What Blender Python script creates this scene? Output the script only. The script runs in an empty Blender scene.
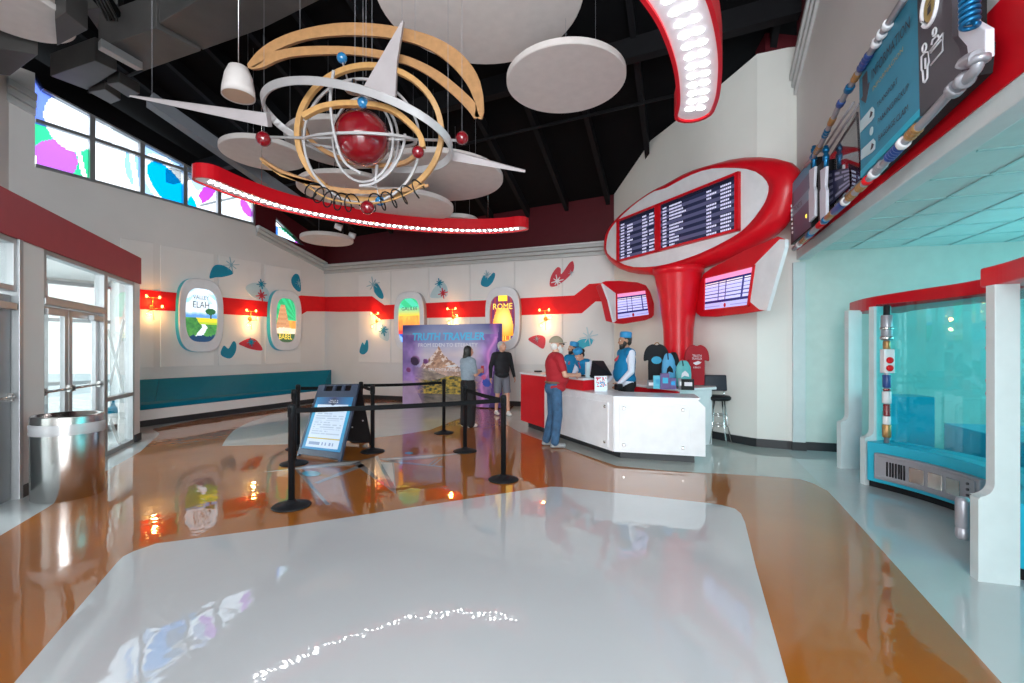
import bpy, bmesh, math, random
from mathutils import Vector, Matrix
random.seed(4)
C = bpy.context.scene.collection
sc = bpy.context.scene
# ------------------------------------------------------------------ camera
FPX, CX, HY, CH = 455.0, 512.0, 351.0, 1.5
cd = bpy.data.cameras.new('camera'); cam = bpy.data.objects.new('camera', cd); C.objects.link(cam)
cam.location = (0, 0, CH); cam.rotation_euler = (math.pi/2, 0, 0)
cd.sensor_width = 36.0; cd.lens = 36.0*FPX/1024; cd.shift_y = (HY-341.5)/1024; cd.clip_start = 0.05; cd.clip_end = 200
sc.camera = cam
# ------------------------------------------------------------------ world and exposure
w = bpy.data.worlds.new('sky'); sc.world = w; w.use_nodes = True
wn = w.node_tree.nodes; wl = w.node_tree.links
bg = wn['Background']
tc = wn.new('ShaderNodeTexCoord'); sx = wn.new('ShaderNodeSeparateXYZ'); cr = wn.new('ShaderNodeValToRGB')
cr.color_ramp.elements[0].position = 0.0; cr.color_ramp.elements[0].color = (0.82, 0.86, 0.84, 1)
cr.color_ramp.elements[1].position = 0.55; cr.color_ramp.elements[1].color = (0.78, 0.9, 1.0, 1)
wl.new(tc.outputs['Generated'], sx.inputs[0]); wl.new(sx.outputs['Z'], cr.inputs[0]); wl.new(cr.outputs[0], bg.inputs[0])
bg.inputs[1].default_value = 2.0
sc.view_settings.view_transform = 'Standard'; sc.view_settings.look = 'None'
sc.view_settings.gamma = 1.0; sc.view_settings.use_curve_mapping = False
sc.view_settings.exposure = 0.36
try:
    sc.cycles.max_bounces = 8; sc.cycles.diffuse_bounces = 4; sc.cycles.glossy_bounces = 4
    sc.cycles.transparent_max_bounces = 12; sc.cycles.sample_clamp_indirect = 4.0
    sc.cycles.caustics_reflective = False; sc.cycles.caustics_refractive = False
except Exception: pass
# ------------------------------------------------------------------ area lights: daylight through the glazing, plus one added fill
def aim(o, d): o.rotation_euler = Vector(d).to_track_quat('-Z', 'Y').to_euler()
def area(name, loc, d, sx_, sy_, power, col):
    l = bpy.data.lights.new(name, 'AREA'); l.shape = 'RECTANGLE'; l.size = sx_; l.size_y = sy_; l.energy = power; l.color = col
    o = bpy.data.objects.new(name, l); C.objects.link(o); o.location = loc; aim(o, d); return o
def point(name, loc, power, col, r=0.05):
    l = bpy.data.lights.new(name, 'POINT'); l.energy = power; l.color = col; l.shadow_soft_size = r
    o = bpy.data.objects.new(name, l); C.objects.link(o); o.location = loc; return o
area('storefront_daylight', (-0.4, -4.2, 2.4), (0.03, 1, -0.22), 6.8, 4.4, 1030, (0.93, 0.97, 1.0))
area('entrance_daylight', (-8.9, 4.4, 2.0), (1, 0.35, -0.1), 5.0, 2.6, 480, (0.95, 0.98, 1.0))
area('clerestory_daylight', (-10.6, 10.2, 8.3), (0.83, -0.30, -0.50), 4.5, 1.0, 420, (1, 1, 1))
area('gate_room_daylight', (7.6, 3.4, 1.8), (-1, 0.05, 0), 4.5, 2.2, 90, (0.58, 0.95, 1.0))
area('gate_room_upfill', (5.4, 4.2, 2.0), (0.1, 0.15, 1), 2.0, 3.2, 7, (0.35, 0.93, 1.0))  # added lamp without a fitting, tints the gate room ceiling teal from below

# ------------------------------------------------------------------ projection helpers (photo pixel -> place)
def ray(px, py): return Vector(((px-CX)/FPX, 1.0, (HY-py)/FPX))
O = Vector((0, 0, CH))
def at(px, py, Y): return O + ray(px, py)*Y
def onz(px, py, z=0.0): return O + ray(px, py)*((z-CH)/ray(px, py).z)
class Plane:                       # vertical plane through two plan points, left one first; n points to the room
    def __init__(s, p, q):
        s.p = Vector((p[0], p[1], 0)); s.u = (Vector((q[0], q[1], 0))-s.p); s.len = s.u.length; s.u.normalize()
        s.n = Vector((s.u.y, -s.u.x, 0)); s.q = Vector((q[0], q[1], 0))
    def hit(s, px, py):
        d = ray(px, py); t = (s.p-O).dot(s.n)/d.dot(s.n); return O + d*t
    def sz(s, px, py):
        h = s.hit(px, py); return ((h-s.p).dot(s.u), h.z)
    def pt(s, a, z, c=0.0): return s.p + s.u*a + Vector((0, 0, z)) + s.n*c
    def off(s, d):
        r = Plane((0, 0), (1, 0)); r.p = s.p+s.n*d; r.q = s.q+s.n*d; r.u = s.u; r.n = s.n; r.len = s.len; return r
# ------------------------------------------------------------------ materials
def mat(name, col, rough=0.5, metal=0.0, emis=None, es=0.0, coat=0.0, trans=0.0, noise=None, ior=1.5, alpha=1.0, bump=None, spec=0.5):
    m = bpy.data.materials.new(name); m.use_nodes = True
    nt = m.node_tree; b = nt.nodes['Principled BSDF']
    b.inputs['Base Color'].default_value = (*col, 1); b.inputs['Roughness'].default_value = rough
    b.inputs['Metallic'].default_value = metal; b.inputs['IOR'].default_value = ior; b.inputs['Specular IOR Level'].default_value = spec
    b.inputs['Coat Weight'].default_value = coat; b.inputs['Coat Roughness'].default_value = 0.03
    b.inputs['Transmission Weight'].default_value = trans; b.inputs['Alpha'].default_value = alpha
    if emis: b.inputs['Emission Color'].default_value = (*emis, 1); b.inputs['Emission Strength'].default_value = es
    t = nt.nodes.new('ShaderNodeTexCoord')
    n = nt.nodes.new('ShaderNodeTexNoise'); n.inputs['Scale'].default_value = noise[0] if noise else 6.0
    n.inputs['Detail'].default_value = 4
    nt.links.new(t.outputs['Object'], n.inputs['Vector'])
    if noise is None: noise = (6.0, 0.04)
    r = nt.nodes.new('ShaderNodeValToRGB'); a = noise[1]
    r.color_ramp.elements[0].position = 0.3; r.color_ramp.elements[1].position = 0.7
    r.color_ramp.elements[0].color = (*[c*(1-a) for c in col], 1); r.color_ramp.elements[1].color = (*[min(1, c*(1+a)) for c in col], 1)
    nt.links.new(n.outputs['Fac'], r.inputs[0]); nt.links.new(r.outputs[0], b.inputs['Base Color'])
    if bump:
        n2 = nt.nodes.new('ShaderNodeTexNoise'); n2.inputs['Scale'].default_value = bump[0]; n2.inputs['Detail'].default_value = 2
        nt.links.new(t.outputs['Object'], n2.inputs['Vector'])
        bp = nt.nodes.new('ShaderNodeBump'); bp.inputs['Strength'].default_value = bump[1]; bp.inputs['Distance'].default_value = bump[2]
        nt.links.new(n2.outputs['Fac'], bp.inputs['Height']); nt.links.new(bp.outputs[0], b.inputs['Normal'])
        if coat: nt.links.new(bp.outputs[0], b.inputs['Coat Normal'])
    return m
def glass_mat(name, tint, refl=1.0, f0=.04):
    m = bpy.data.materials.new(name); m.use_nodes = True; nt = m.node_tree; nt.nodes.clear(); N = nt.nodes.new; L = nt.links.new
    o = N('ShaderNodeOutputMaterial'); mx = N('ShaderNodeMixShader'); tr = N('ShaderNodeBsdfTransparent'); gl = N('ShaderNodeBsdfGlossy'); gl.inputs['Roughness'].default_value = 0.0
    g = N('ShaderNodeNewGeometry'); d = N('ShaderNodeVectorMath'); d.operation = 'DOT_PRODUCT'; L(g.outputs['Incoming'], d.inputs[0]); L(g.outputs['Normal'], d.inputs[1])
    def mth(op, a, b=None):
        n = N('ShaderNodeMath'); n.operation = op
        for i, v in ((0, a), (1, b)):
            if v is None: continue
            if isinstance(v, (int, float)): n.inputs[i].default_value = v
            else: L(v, n.inputs[i])
        return n.outputs[0]
    c = mth('SUBTRACT', 1.0, mth('ABSOLUTE', d.outputs['Value'])); p = mth('POWER', c, 5.0); f = mth('MULTIPLY', mth('ADD', mth('MULTIPLY', p, 1-f0), f0), refl); f = mth('MINIMUM', f, 1.0)
    tr.inputs[0].default_value = (*tint, 1)
    L(f, mx.inputs[0]); L(tr.outputs[0], mx.inputs[1]); L(gl.outputs[0], mx.inputs[2]); L(mx.outputs[0], o.inputs[0])
    return m
def painted_mat(name, emis=0.0, rough=0.4, film=False):
    m = bpy.data.materials.new(name); m.use_nodes = True; nt = m.node_tree; b = nt.nodes['Principled BSDF']
    a = nt.nodes.new('ShaderNodeAttribute'); a.attribute_name = 'Col'
    if film:
        tr = nt.nodes.new('ShaderNodeBsdfTransparent'); tl = nt.nodes.new('ShaderNodeBsdfTranslucent'); mx = nt.nodes.new('ShaderNodeMixShader'); mx.inputs[0].default_value = 0.25
        nt.links.new(a.outputs['Color'], tr.inputs[0]); nt.links.new(a.outputs['Color'], tl.inputs[0])
        nt.links.new(tr.outputs[0], mx.inputs[1]); nt.links.new(tl.outputs[0], mx.inputs[2]); nt.links.new(mx.outputs[0], nt.nodes['Material Output'].inputs[0])
        return m
    nt.links.new(a.outputs['Color'], b.inputs['Base Color']); b.inputs['Roughness'].default_value = rough
    if emis: nt.links.new(a.outputs['Color'], b.inputs['Emission Color']); b.inputs['Emission Strength'].default_value = emis
    return m
M = {}
M['white'] = mat('painted_wall_white', (0.74, 0.725, 0.715), 0.55, noise=(1.2, 0.03))
M['panel'] = mat('wall_panel_white', (0.80, 0.785, 0.775), 0.45, noise=(2, 0.02))
M['cream'] = mat('drum_wall_cream', (0.80, 0.80, 0.76), 0.55, noise=(1, 0.03))
M['tealwall'] = mat('gate_room_wall', (0.55, 0.62, 0.58), 0.6)
M['maroon'] = mat('maroon_paint', (0.085, 0.010, 0.015), 0.45, spec=0.2)
M['red'] = mat('red_gloss', (0.68, 0.006, 0.016), 0.32, coat=0.1, spec=0.3)
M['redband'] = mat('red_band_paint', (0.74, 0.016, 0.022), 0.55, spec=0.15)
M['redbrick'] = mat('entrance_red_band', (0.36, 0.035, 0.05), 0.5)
M['crown'] = mat('crown_moulding_grey', (0.52, 0.53, 0.53), 0.5)
M['basebd'] = mat('baseboard_dark', (0.02, 0.022, 0.026), 0.5)
M['black'] = mat('ceiling_black', (0.005, 0.005, 0.006), 0.8, spec=0.1)
M['beam'] = mat('joist_black', (0.010, 0.010, 0.012), 0.7, spec=0.15)
M['duct'] = mat('duct_metal', (0.085, 0.08, 0.078), 0.5, metal=0.3, noise=(2, 0.15))
M['alu'] = mat('aluminium_frame', (0.42, 0.43, 0.44), 0.38, metal=0.7)
M['alud'] = mat('grey_door_leaf', (0.20, 0.205, 0.22), 0.4, metal=0.3)
M['steel'] = mat('brushed_steel', (0.62, 0.60, 0.58), 0.22, metal=1.0)
M['chrome'] = mat('chrome', (0.75, 0.76, 0.78), 0.12, metal=1.0)
M['teal'] = mat('teal_vinyl', (0.0, 0.165, 0.265), 0.6, spec=0.12)
M['tealp'] = mat('teal_panel', (0.02, 0.44, 0.62), 0.35)
M['tealdecal'] = mat('teal_decal', (0.0, 0.25, 0.40), 0.5)
M['skydecal'] = mat('pale_blue_decal', (0.50, 0.66, 0.71), 0.5)
M['reddecal'] = mat('red_decal', (0.60, 0.035, 0.06), 0.5)
M['greydecal'] = mat('grey_blue_star', (0.30, 0.48, 0.56), 0.5)
M['whitegloss'] = mat('white_laminate', (0.80, 0.80, 0.83), 0.22)
M['gatewhite'] = mat('gate_white', (0.60, 0.67, 0.68), 0.35)
M['disc'] = mat('acoustic_disc', (0.76, 0.70, 0.68), 0.7)
M['wood'] = mat('maple_wood', (0.46, 0.235, 0.095), 0.5, noise=(14, 0.12))
M['wood2'] = mat('light_maple_wood', (0.54, 0.29, 0.10), 0.45, noise=(14, 0.12))
M['silver'] = mat('silver_paint', (0.50, 0.48, 0.49), 0.35, metal=0.2)
M['redball'] = mat('red_ball_gloss', (0.22, 0.003, 0.010), 0.12, coat=1.0)
M['blueball'] = mat('blue_ball', (0.02, 0.20, 0.45), 0.15, coat=1.0)
M['blackp'] = mat('black_plastic', (0.010, 0.010, 0.012), 0.5, spec=0.2)
M['belt'] = mat('belt_webbing', (0.008, 0.008, 0.009), 0.8, spec=0.1)
M['navy'] = mat('sign_frame_navy', (0.03, 0.045, 0.085), 0.45)
M['brass'] = mat('brass', (0.55, 0.35, 0.10), 0.3, metal=1.0)
M['bulb'] = mat('glowing_bulb', (1, 0.7, 0.3), 0.3, emis=(1.0, 0.50, 0.13), es=5)
M['led'] = mat('led_white', (1, 1, 1), 0.3, emis=(1, 0.97, 0.97), es=22)
M['diff'] = mat('led_diffuser', (0.62, 0.60, 0.64), 0.4, emis=(0.9, 0.86, 0.92), es=0.10)
M['bluem'] = mat('metallic_blue', (0.01, 0.16, 0.36), 0.3, metal=0.6)
M['greyp'] = mat('pipe_grey', (0.36, 0.36, 0.40), 0.35, metal=0.4)
M['navyp'] = mat('pipe_navy', (0.03, 0.07, 0.25), 0.35)
M['copper'] = mat('pipe_copper', (0.45, 0.25, 0.10), 0.35, metal=0.5)
M['lilac'] = mat('bracket_lilac_white', (0.66, 0.68, 0.76), 0.4)
M['tile'] = mat('ceiling_tile', (0.55, 0.68, 0.66), 0.75)
M['grid'] = mat('ceiling_grid', (0.40, 0.60, 0.60), 0.5)
M['clear'] = glass_mat('clear_glass', (0.93, 0.96, 0.96), 1.2)
M['tealglass'] = glass_mat('teal_glass', (0.62, 0.97, 0.98), 1.6)
M['signglass'] = glass_mat('dark_sign_glass', (0.60, 0.60, 0.64), 2.2)
M['bag'] = mat('bin_liner', (0.75, 0.75, 0.78), 0.25, alpha=0.45)
M['skin'] = mat('skin', (0.62, 0.33, 0.23), 0.5)
M['skind'] = mat('skin_tan', (0.42, 0.21, 0.13), 0.5)
M['hairblack'] = mat('hair_black', (0.012, 0.009, 0.008), 0.5, noise=(40, 0.3))
M['hairgrey'] = mat('hair_grey', (0.45, 0.44, 0.43), 0.7, noise=(40, 0.2))
M['beardw'] = mat('beard_white', (0.70, 0.67, 0.65), 0.8, noise=(40, 0.15))
M['shirtred'] = mat('shirt_red', (0.36, 0.008, 0.018), 0.8)
M['jeans'] = mat('jeans_blue', (0.035, 0.10, 0.20), 0.8, noise=(9, 0.35))
M['sweater'] = mat('sweater_black', (0.010, 0.011, 0.015), 0.85)
M['shorts'] = mat('shorts_grey', (0.17, 0.18, 0.22), 0.85)
M['blouse'] = mat('blouse_grey_blue', (0.25, 0.31, 0.37), 0.85, noise=(30, 0.1))
M['pants'] = mat('trousers_black', (0.009, 0.009, 0.011), 0.85)
M['vest'] = mat('vest_blue', (0.012, 0.20, 0.42), 0.7, spec=0.15)
M['capb'] = mat('cap_blue', (0.02, 0.26, 0.55), 0.5)
M['shirtw'] = mat('shirt_white', (0.70, 0.73, 0.84), 0.7)
M['tie'] = mat('tie_red', (0.55, 0.06, 0.08), 0.6)
M['khaki'] = mat('cap_khaki', (0.32, 0.28, 0.20), 0.8)
M['shoe'] = mat('sneaker_white', (0.70, 0.68, 0.66), 0.6)
M['shoeg'] = mat('sneaker_grey', (0.30, 0.32, 0.33), 0.6)
M['belttan'] = mat('leather_belt', (0.16, 0.09, 0.05), 0.6)
M['poster'] = painted_mat('backlit_print', 0.72)
M['screen'] = painted_mat('screen_image', 0.9, 0.12)
M['print'] = painted_mat('printed_graphic', 0.0, 0.45)
M['film'] = painted_mat('window_film', film=True)
M['txtw'] = mat('text_white', (0.85, 0.85, 0.9), 0.5)
M['txtwe'] = mat('text_white_lit', (0.45, 0.45, 0.6), 0.5, emis=(0.70, 0.68, 0.92), es=0.55)
M['txtd'] = mat('text_dark', (0.03, 0.04, 0.06), 0.5)
M['txtc'] = mat('text_cyan', (0.10, 0.55, 0.85), 0.5)
M['txty'] = mat('text_yellow_lit', (0.9, 0.7, 0.1), 0.5, emis=(1, 0.75, 0.1), es=0.8)
M['txtg'] = mat('text_gold', (0.45, 0.34, 0.13), 0.5)
M['signdark'] = mat('sign_charcoal', (0.070, 0.066, 0.08), 0.45)
M['mirrored'] = mat('screen_black', (0.01, 0.01, 0.014), 0.12)
# floor coats
def floor_mat(name, col, var, rough, ior=1.5):
    m = mat(name, col, rough, noise=(0.9, var), coat=1.0, ior=ior, spec=0.25)
    nt = m.node_tree; b = nt.nodes['Principled BSDF']; b.inputs['Coat IOR'].default_value = 1.66; b.inputs['Coat Roughness'].default_value = 0.02
    t = nt.nodes.new('ShaderNodeTexCoord'); n2 = nt.nodes.new('ShaderNodeTexNoise'); n2.inputs['Scale'].default_value = 2.2; n2.inputs['Detail'].default_value = 3; n2.inputs['Roughness'].default_value = 0.55
    bp = nt.nodes.new('ShaderNodeBump'); bp.inputs['Strength'].default_value = 0.35; bp.inputs['Distance'].default_value = 0.010
    nt.links.new(t.outputs['Object'], n2.inputs['Vector']); nt.links.new(n2.outputs['Fac'], bp.inputs['Height'])
    nt.links.new(bp.outputs[0], b.inputs['Coat Normal'])
    return m
M['fpale'] = floor_mat('floor_pale_coat', (0.50, 0.52, 0.49), 0.03, 0.5)
M['fblue'] = floor_mat('floor_pale_blue_coat', (0.52, 0.56, 0.57), 0.03, 0.5)
M['fwhite'] = floor_mat('floor_white_coat', (0.53, 0.54, 0.56), 0.02, 0.5)
M['forange'] = floor_mat('floor_amber_coat', (0.36, 0.105, 0.001), 0.10, 0.5)

# ------------------------------------------------------------------ mesh builder
def catmull(pts, n=6, closed=False):
    P = [Vector(p) for p in pts]; out = []; N = len(P)
    rng = range(N) if closed else range(N-1)
    for i in rng:
        if closed: a, b, c, d = P[(i-1) % N], P[i], P[(i+1) % N], P[(i+2) % N]
        else: a, b, c, d = P[max(i-1, 0)], P[i], P[i+1], P[min(i+2, N-1)]
        for k in range(n):
            t = k/n
            out.append(0.5*((2*b)+(c-a)*t+(2*a-5*b+4*c-d)*t*t+(-a+3*b-3*c+d)*t**3))
    if not closed: out.append(P[-1].copy())
    return out
class MB:
    def __init__(s): s.v = []; s.f = []; s.m = []; s.s = []; s.col = None
    def add(s, vs, fs, mi=0, sm=False):
        o = len(s.v); s.v += [Vector(v) for v in vs]
        for f in fs: s.f.append([i+o for i in f]); s.m.append(mi); s.s.append(sm)
        return s
    def box(s, c, size, rz=0.0, mi=0):
        c = Vector(c); a, b, d = [x/2 for x in size]; R = Matrix.Rotation(rz, 3, 'Z')
        vs = [c+R@Vector((x, y, z)) for z in (-d, d) for x, y in ((-a, -b), (a, -b), (a, b), (-a, b))]
        return s.add(vs, [(0, 3, 2, 1), (4, 5, 6, 7), (0, 1, 5, 4), (1, 2, 6, 5), (2, 3, 7, 6), (3, 0, 4, 7)], mi)
    def prism(s, pts, vec, mi=0, sm=False):
        pts = [Vector(p) for p in pts]; vec = Vector(vec); n = len(pts)
        s.add(pts+[p+vec for p in pts], [tuple(range(n)), tuple(range(2*n-1, n-1, -1))], mi)
        o = len(s.v)-2*n
        for i in range(n):
            j = (i+1) % n; s.f.append([o+i, o+j, o+n+j, o+n+i]); s.m.append(mi); s.s.append(sm)
        return s
    def pbox(s, pl, a0, a1, z0, z1, c0, c1, mi=0):
        return s.prism([pl.pt(a0, z0, c0), pl.pt(a1, z0, c0), pl.pt(a1, z1, c0), pl.pt(a0, z1, c0)], pl.n*(c1-c0), mi)
    def loft(s, rings, mi=0, closed=True, caps=True, sm=True):
        n = len(rings[0]); o = len(s.v)
        for r in rings: s.v += [Vector(p) for p in r]
        for k in range(len(rings)-1):
            for i in range(n if closed else n-1):
                j = (i+1) % n; s.f.append([o+k*n+i, o+k*n+j, o+(k+1)*n+j, o+(k+1)*n+i]); s.m.append(mi); s.s.append(sm)
        if caps:
            s.f.append([o+i for i in range(n)]); s.m.append(mi); s.s.append(False)
            e = o+(len(rings)-1)*n; s.f.append([e+i for i in range(n-1, -1, -1)]); s.m.append(mi); s.s.append(False)
        return s
    def sweep(s, path, sect, up=(0, 0, 1), closed=False, mi=0, sm=False, scale=None):
        # sect: list of (side, up) offsets
        P = [Vector(p) for p in path]; up = Vector(up); N = len(P); rings = []
        for i in range(N):
            t = (P[(i+1) % N]-P[i-1]) if closed else (P[min(i+1, N-1)]-P[max(i-1, 0)])
            t.normalize(); sd = t.cross(up)
            if sd.length < 1e-4: sd = t.cross(Vector((1, 0, 0)))
            sd.normalize(); u2 = sd.cross(t); k = scale[i] if scale else 1
            rings.append([P[i]+sd*a*k+u2*b*k for a, b in sect])
        if closed: rings.append(rings[0])
        return s.loft(rings, mi, caps=not closed, sm=sm)
    def tube(s, path, r, n=8, closed=False, mi=0, radii=None, up=(0.13, 0.31, 0.94)):
        sec = [(math.cos(2*math.pi*k/n), math.sin(2*math.pi*k/n)) for k in range(n)]
        return s.sweep(path, sec, up, closed, mi, True, radii if radii else [r]*len(path))
    def cyl(s, a, b, r, r2=None, n=16, mi=0):
        a = Vector(a); b = Vector(b); d = (b-a).normalized(); x = d.orthogonal().normalized(); y = d.cross(x); r2 = r if r2 is None else r2
        R = lambda c, q: [c+x*q*math.cos(2*math.pi*k/n)+y*q*math.sin(2*math.pi*k/n) for k in range(n)]
        return s.loft([R(a, r), R(b, r2)], mi)
    def lathe(s, prof, c, n=24, mi=0, axis=None, sm=True, sx=1.0, sy=1.0):
        c = Vector(c); Q = Matrix.Identity(3) if axis is None else Vector((0, 0, 1)).rotation_difference(Vector(axis)).to_matrix()
        rings = [[c+Q@Vector((max(r, 1e-4)*sx*math.cos(2*math.pi*k/n), max(r, 1e-4)*sy*math.sin(2*math.pi*k/n), z)) for k in range(n)] for r, z in prof]
        return s.loft(rings, mi, sm=sm)
    def ball(s, c, r, n=14, mi=0, rot=None):
        if not hasattr(r, '__len__'): r = (r, r, r)
        c = Vector(c); R = rot or Matrix.Identity(3); m = n//2+1; vs = [c+R@Vector((0, 0, -r[2]))]; fs = []
        for i in range(1, m):
            a = -math.pi/2+math.pi*i/m
            for k in range(n): vs.append(c+R@Vector((r[0]*math.cos(a)*math.cos(2*math.pi*k/n), r[1]*math.cos(a)*math.sin(2*math.pi*k/n), r[2]*math.sin(a))))
        vs.append(c+R@Vector((0, 0, r[2]))); L = len(vs)-1
        for k in range(n): fs.append((0, 1+(k+1) % n, 1+k)); fs.append((L, L-n+k, L-n+(k+1) % n))
        for i in range(m-2):
            for k in range(n): a = 1+i*n; fs.append((a+k, a+(k+1) % n, a+n+(k+1) % n, a+n+k))
        return s.add(vs, fs, mi, True)
    def cap(s, a, b, ra, rb, n=12, mi=0):           # tapered limb with round ends
        a = Vector(a); b = Vector(b); s.cyl(a, b, ra, rb, n, mi); s.ball(a, ra, n, mi); s.ball(b, rb, n, mi); return s
    def build(s, name, mats, parent=None, bevel=0.0, recalc=True, seg=2):
        if not isinstance(mats, (list, tuple)): mats = [mats]
        base = Vector((0, 0, 0)); q = parent
        while q is not None: base += q.location; q = q.parent
        own = Vector((0, 0, 0))
        if parent is None and s.v:
            xs = [v.x for v in s.v]; ys = [v.y for v in s.v]; zs = [v.z for v in s.v]
            own = Vector(((min(xs)+max(xs))/2, (min(ys)+max(ys))/2, min(zs)))
        me = bpy.data.meshes.new(name); me.from_pydata([tuple(v-base-own) for v in s.v], [], s.f)
        for m in mats: me.materials.append(m)
        me.polygons.foreach_set('material_index', s.m); me.polygons.foreach_set('use_smooth', s.s)
        if s.col is not None:
            ca = me.color_attributes.new('Col', 'FLOAT_COLOR', 'CORNER'); buf = []
            for p, c in zip(me.polygons, s.col): buf += [c[0], c[1], c[2], 1.0]*p.loop_total
            ca.data.foreach_set('color', buf)
        if recalc:
            bm = bmesh.new(); bm.from_mesh(me); bmesh.ops.recalc_face_normals(bm, faces=bm.faces); bm.to_mesh(me); bm.free()
        me.update()
        o = bpy.data.objects.new(name, me); C.objects.link(o); o.location = own
        if parent is not None: o.parent = parent
        if bevel:
            b = o.modifiers.new('bevel', 'BEVEL'); b.width = bevel; b.segments = seg; b.limit_method = 'ANGLE'; b.angle_limit = math.radians(35)
        return o
def tag(o, label=None, cat=None, group=None, kind=None):
    if label: o['label'] = label
    if cat: o['category'] = cat
    if group: o['group'] = group
    if kind: o['kind'] = kind
    return o
def thing(name, label, cat, loc=(0, 0, 0), group=None):
    o = bpy.data.objects.new(name, None); C.objects.link(o); o.location = loc; o.empty_display_size = 0.1
    return tag(o, label, cat, group)
def struct(o): o['kind'] = 'structure'; return o
def dup(root, loc, rz=0.0, label=None):
    def cp(o, par):
        c = o.copy(); C.objects.link(c)
        if par is not None: c.parent = par
        for ch in list(o.children): cp(ch, c)
        return c
    r = cp(root, None); r.location = loc; r.rotation_euler = (0, 0, rz)
    if label: r['label'] = label
    return r
def paint(name, fr, w, h, nx, ny, fn, m, parent=None, inside=None, thick=0.0):
    # fr(a,b): plane point for a in 0..w, b in 0..h ; fn(u,v)->rgb (linear)
    mb = MB(); mb.col = []
    vs = [fr(w*i/nx, h*j/ny) for j in range(ny+1) for i in range(nx+1)]; fs = []
    for j in range(ny):
        for i in range(nx):
            u = (i+.5)/nx; v = (j+.5)/ny
            if inside and not inside(u, v): continue
            fs.append((j*(nx+1)+i, j*(nx+1)+i+1, (j+1)*(nx+1)+i+1, (j+1)*(nx+1)+i)); mb.col.append(fn(u, v))
    mb.add(vs, fs)
    return mb.build(name, m, parent, recalc=False)
_tc = {}
def text(name, s, fr, w, h, m, parent=None, c=0.0, th=0.002, shear=0.0, bold=0.0):
    # fits the words into a w x h box; fr(a,b,c) -> point
    key = (s, bold)
    if key not in _tc:
        cu = bpy.data.curves.new('t', 'FONT'); cu.body = s; cu.resolution_u = 2; cu.offset = bold; ob = bpy.data.objects.new('t', cu); C.objects.link(ob)
        dg = bpy.context.evaluated_depsgraph_get(); me = bpy.data.meshes.new_from_object(ob.evaluated_get(dg))
        _tc[key] = ([v.co.copy() for v in me.vertices], [list(p.vertices) for p in me.polygons])
        bpy.data.objects.remove(ob); bpy.data.curves.remove(cu); bpy.data.meshes.remove(me)
    vs, fs = _tc[key]
    x0 = min(v.x for v in vs); x1 = max(v.x for v in vs); y0 = min(v.y for v in vs); y1 = max(v.y for v in vs)
    mb = MB(); P = []
    for v in vs:
        b = (v.y-y0)/(y1-y0); a = (v.x-x0)/(x1-x0); P.append(fr(a*w+shear*b*h, b*h, c+th))
    mb.add(P, fs); return mb.build(name, m, parent, recalc=False)
def pframe(pl, a0, z0, slope=0.0):
    return lambda a, b, c=0.0: pl.pt(a0+a, z0+b+a*slope, c)
def inpoly(x, y, P):
    r = False; n = len(P); j = n-1
    for i in range(n):
        if (P[i][1] > y) != (P[j][1] > y) and x < (P[j][0]-P[i][0])*(y-P[i][1])/(P[j][1]-P[i][1])+P[i][0]: r = not r
        j = i
    return r
def lerp(a, b, t): t = max(0, min(1, t)); return tuple(x+(y-x)*t for x, y in zip(a, b))
def hash2(i, j): return (math.sin(i*127.1+j*311.7)*43758.5453) % 1.0
def vn(x, y):
    i, j = math.floor(x), math.floor(y); fx, fy = x-i, y-j; fx = fx*fx*(3-2*fx); fy = fy*fy*(3-2*fy)
    a = hash2(i, j)*(1-fx)+hash2(i+1, j)*fx; b = hash2(i, j+1)*(1-fx)+hash2(i+1, j+1)*fx
    return a*(1-fy)+b*fy
def fbm(x, y): return .5*vn(x, y)+.3*vn(2.1*x+5, 2.1*y)+.2*vn(4.3*x, 4.3*y+9)
# ================================================================== the room shell
def zd(x, y): return 6.45-.36*(y-7.48)-.1*(x-4.5)          # underside of the sloping roof deck
def fl(px, Y): return ((px-CX)/FPX*Y, Y)
WB = Plane(fl(161, 10.8), fl(325, 14.86))                    # bench wall
BW = Plane(fl(325, 14.86), (2.565, 11.44))                    # far wall
DW = Plane((2.565, 11.44), (3.39, 7.98))                     # drum wall behind the departures display
WE = Plane((-4.892, 4.347), (-6.29, 7.69))                   # entrance vestibule front
RW = Plane((4.30, 6.85), (2.79, 2.48))                       # header wall over the gate room
EX = Plane((-5.93, 0.0), (-9.53, 8.62))                      # tall outer wall behind the vestibule
def wpoly(name, pl, pts, m, c0=-0.2, c1=0.0, parent=None, bevel=0, build=True):
    mb = MB().prism([pl.pt(a, z, c0) for a, z in pts], pl.n*(c1-c0))
    return struct(mb.build(name, m, parent, bevel)) if build else mb
def top(pl, a): p = pl.pt(a, 0); return zd(p.x, p.y)+.25
def S(pl, px): return pl.sz(px, 300)[0]
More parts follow.
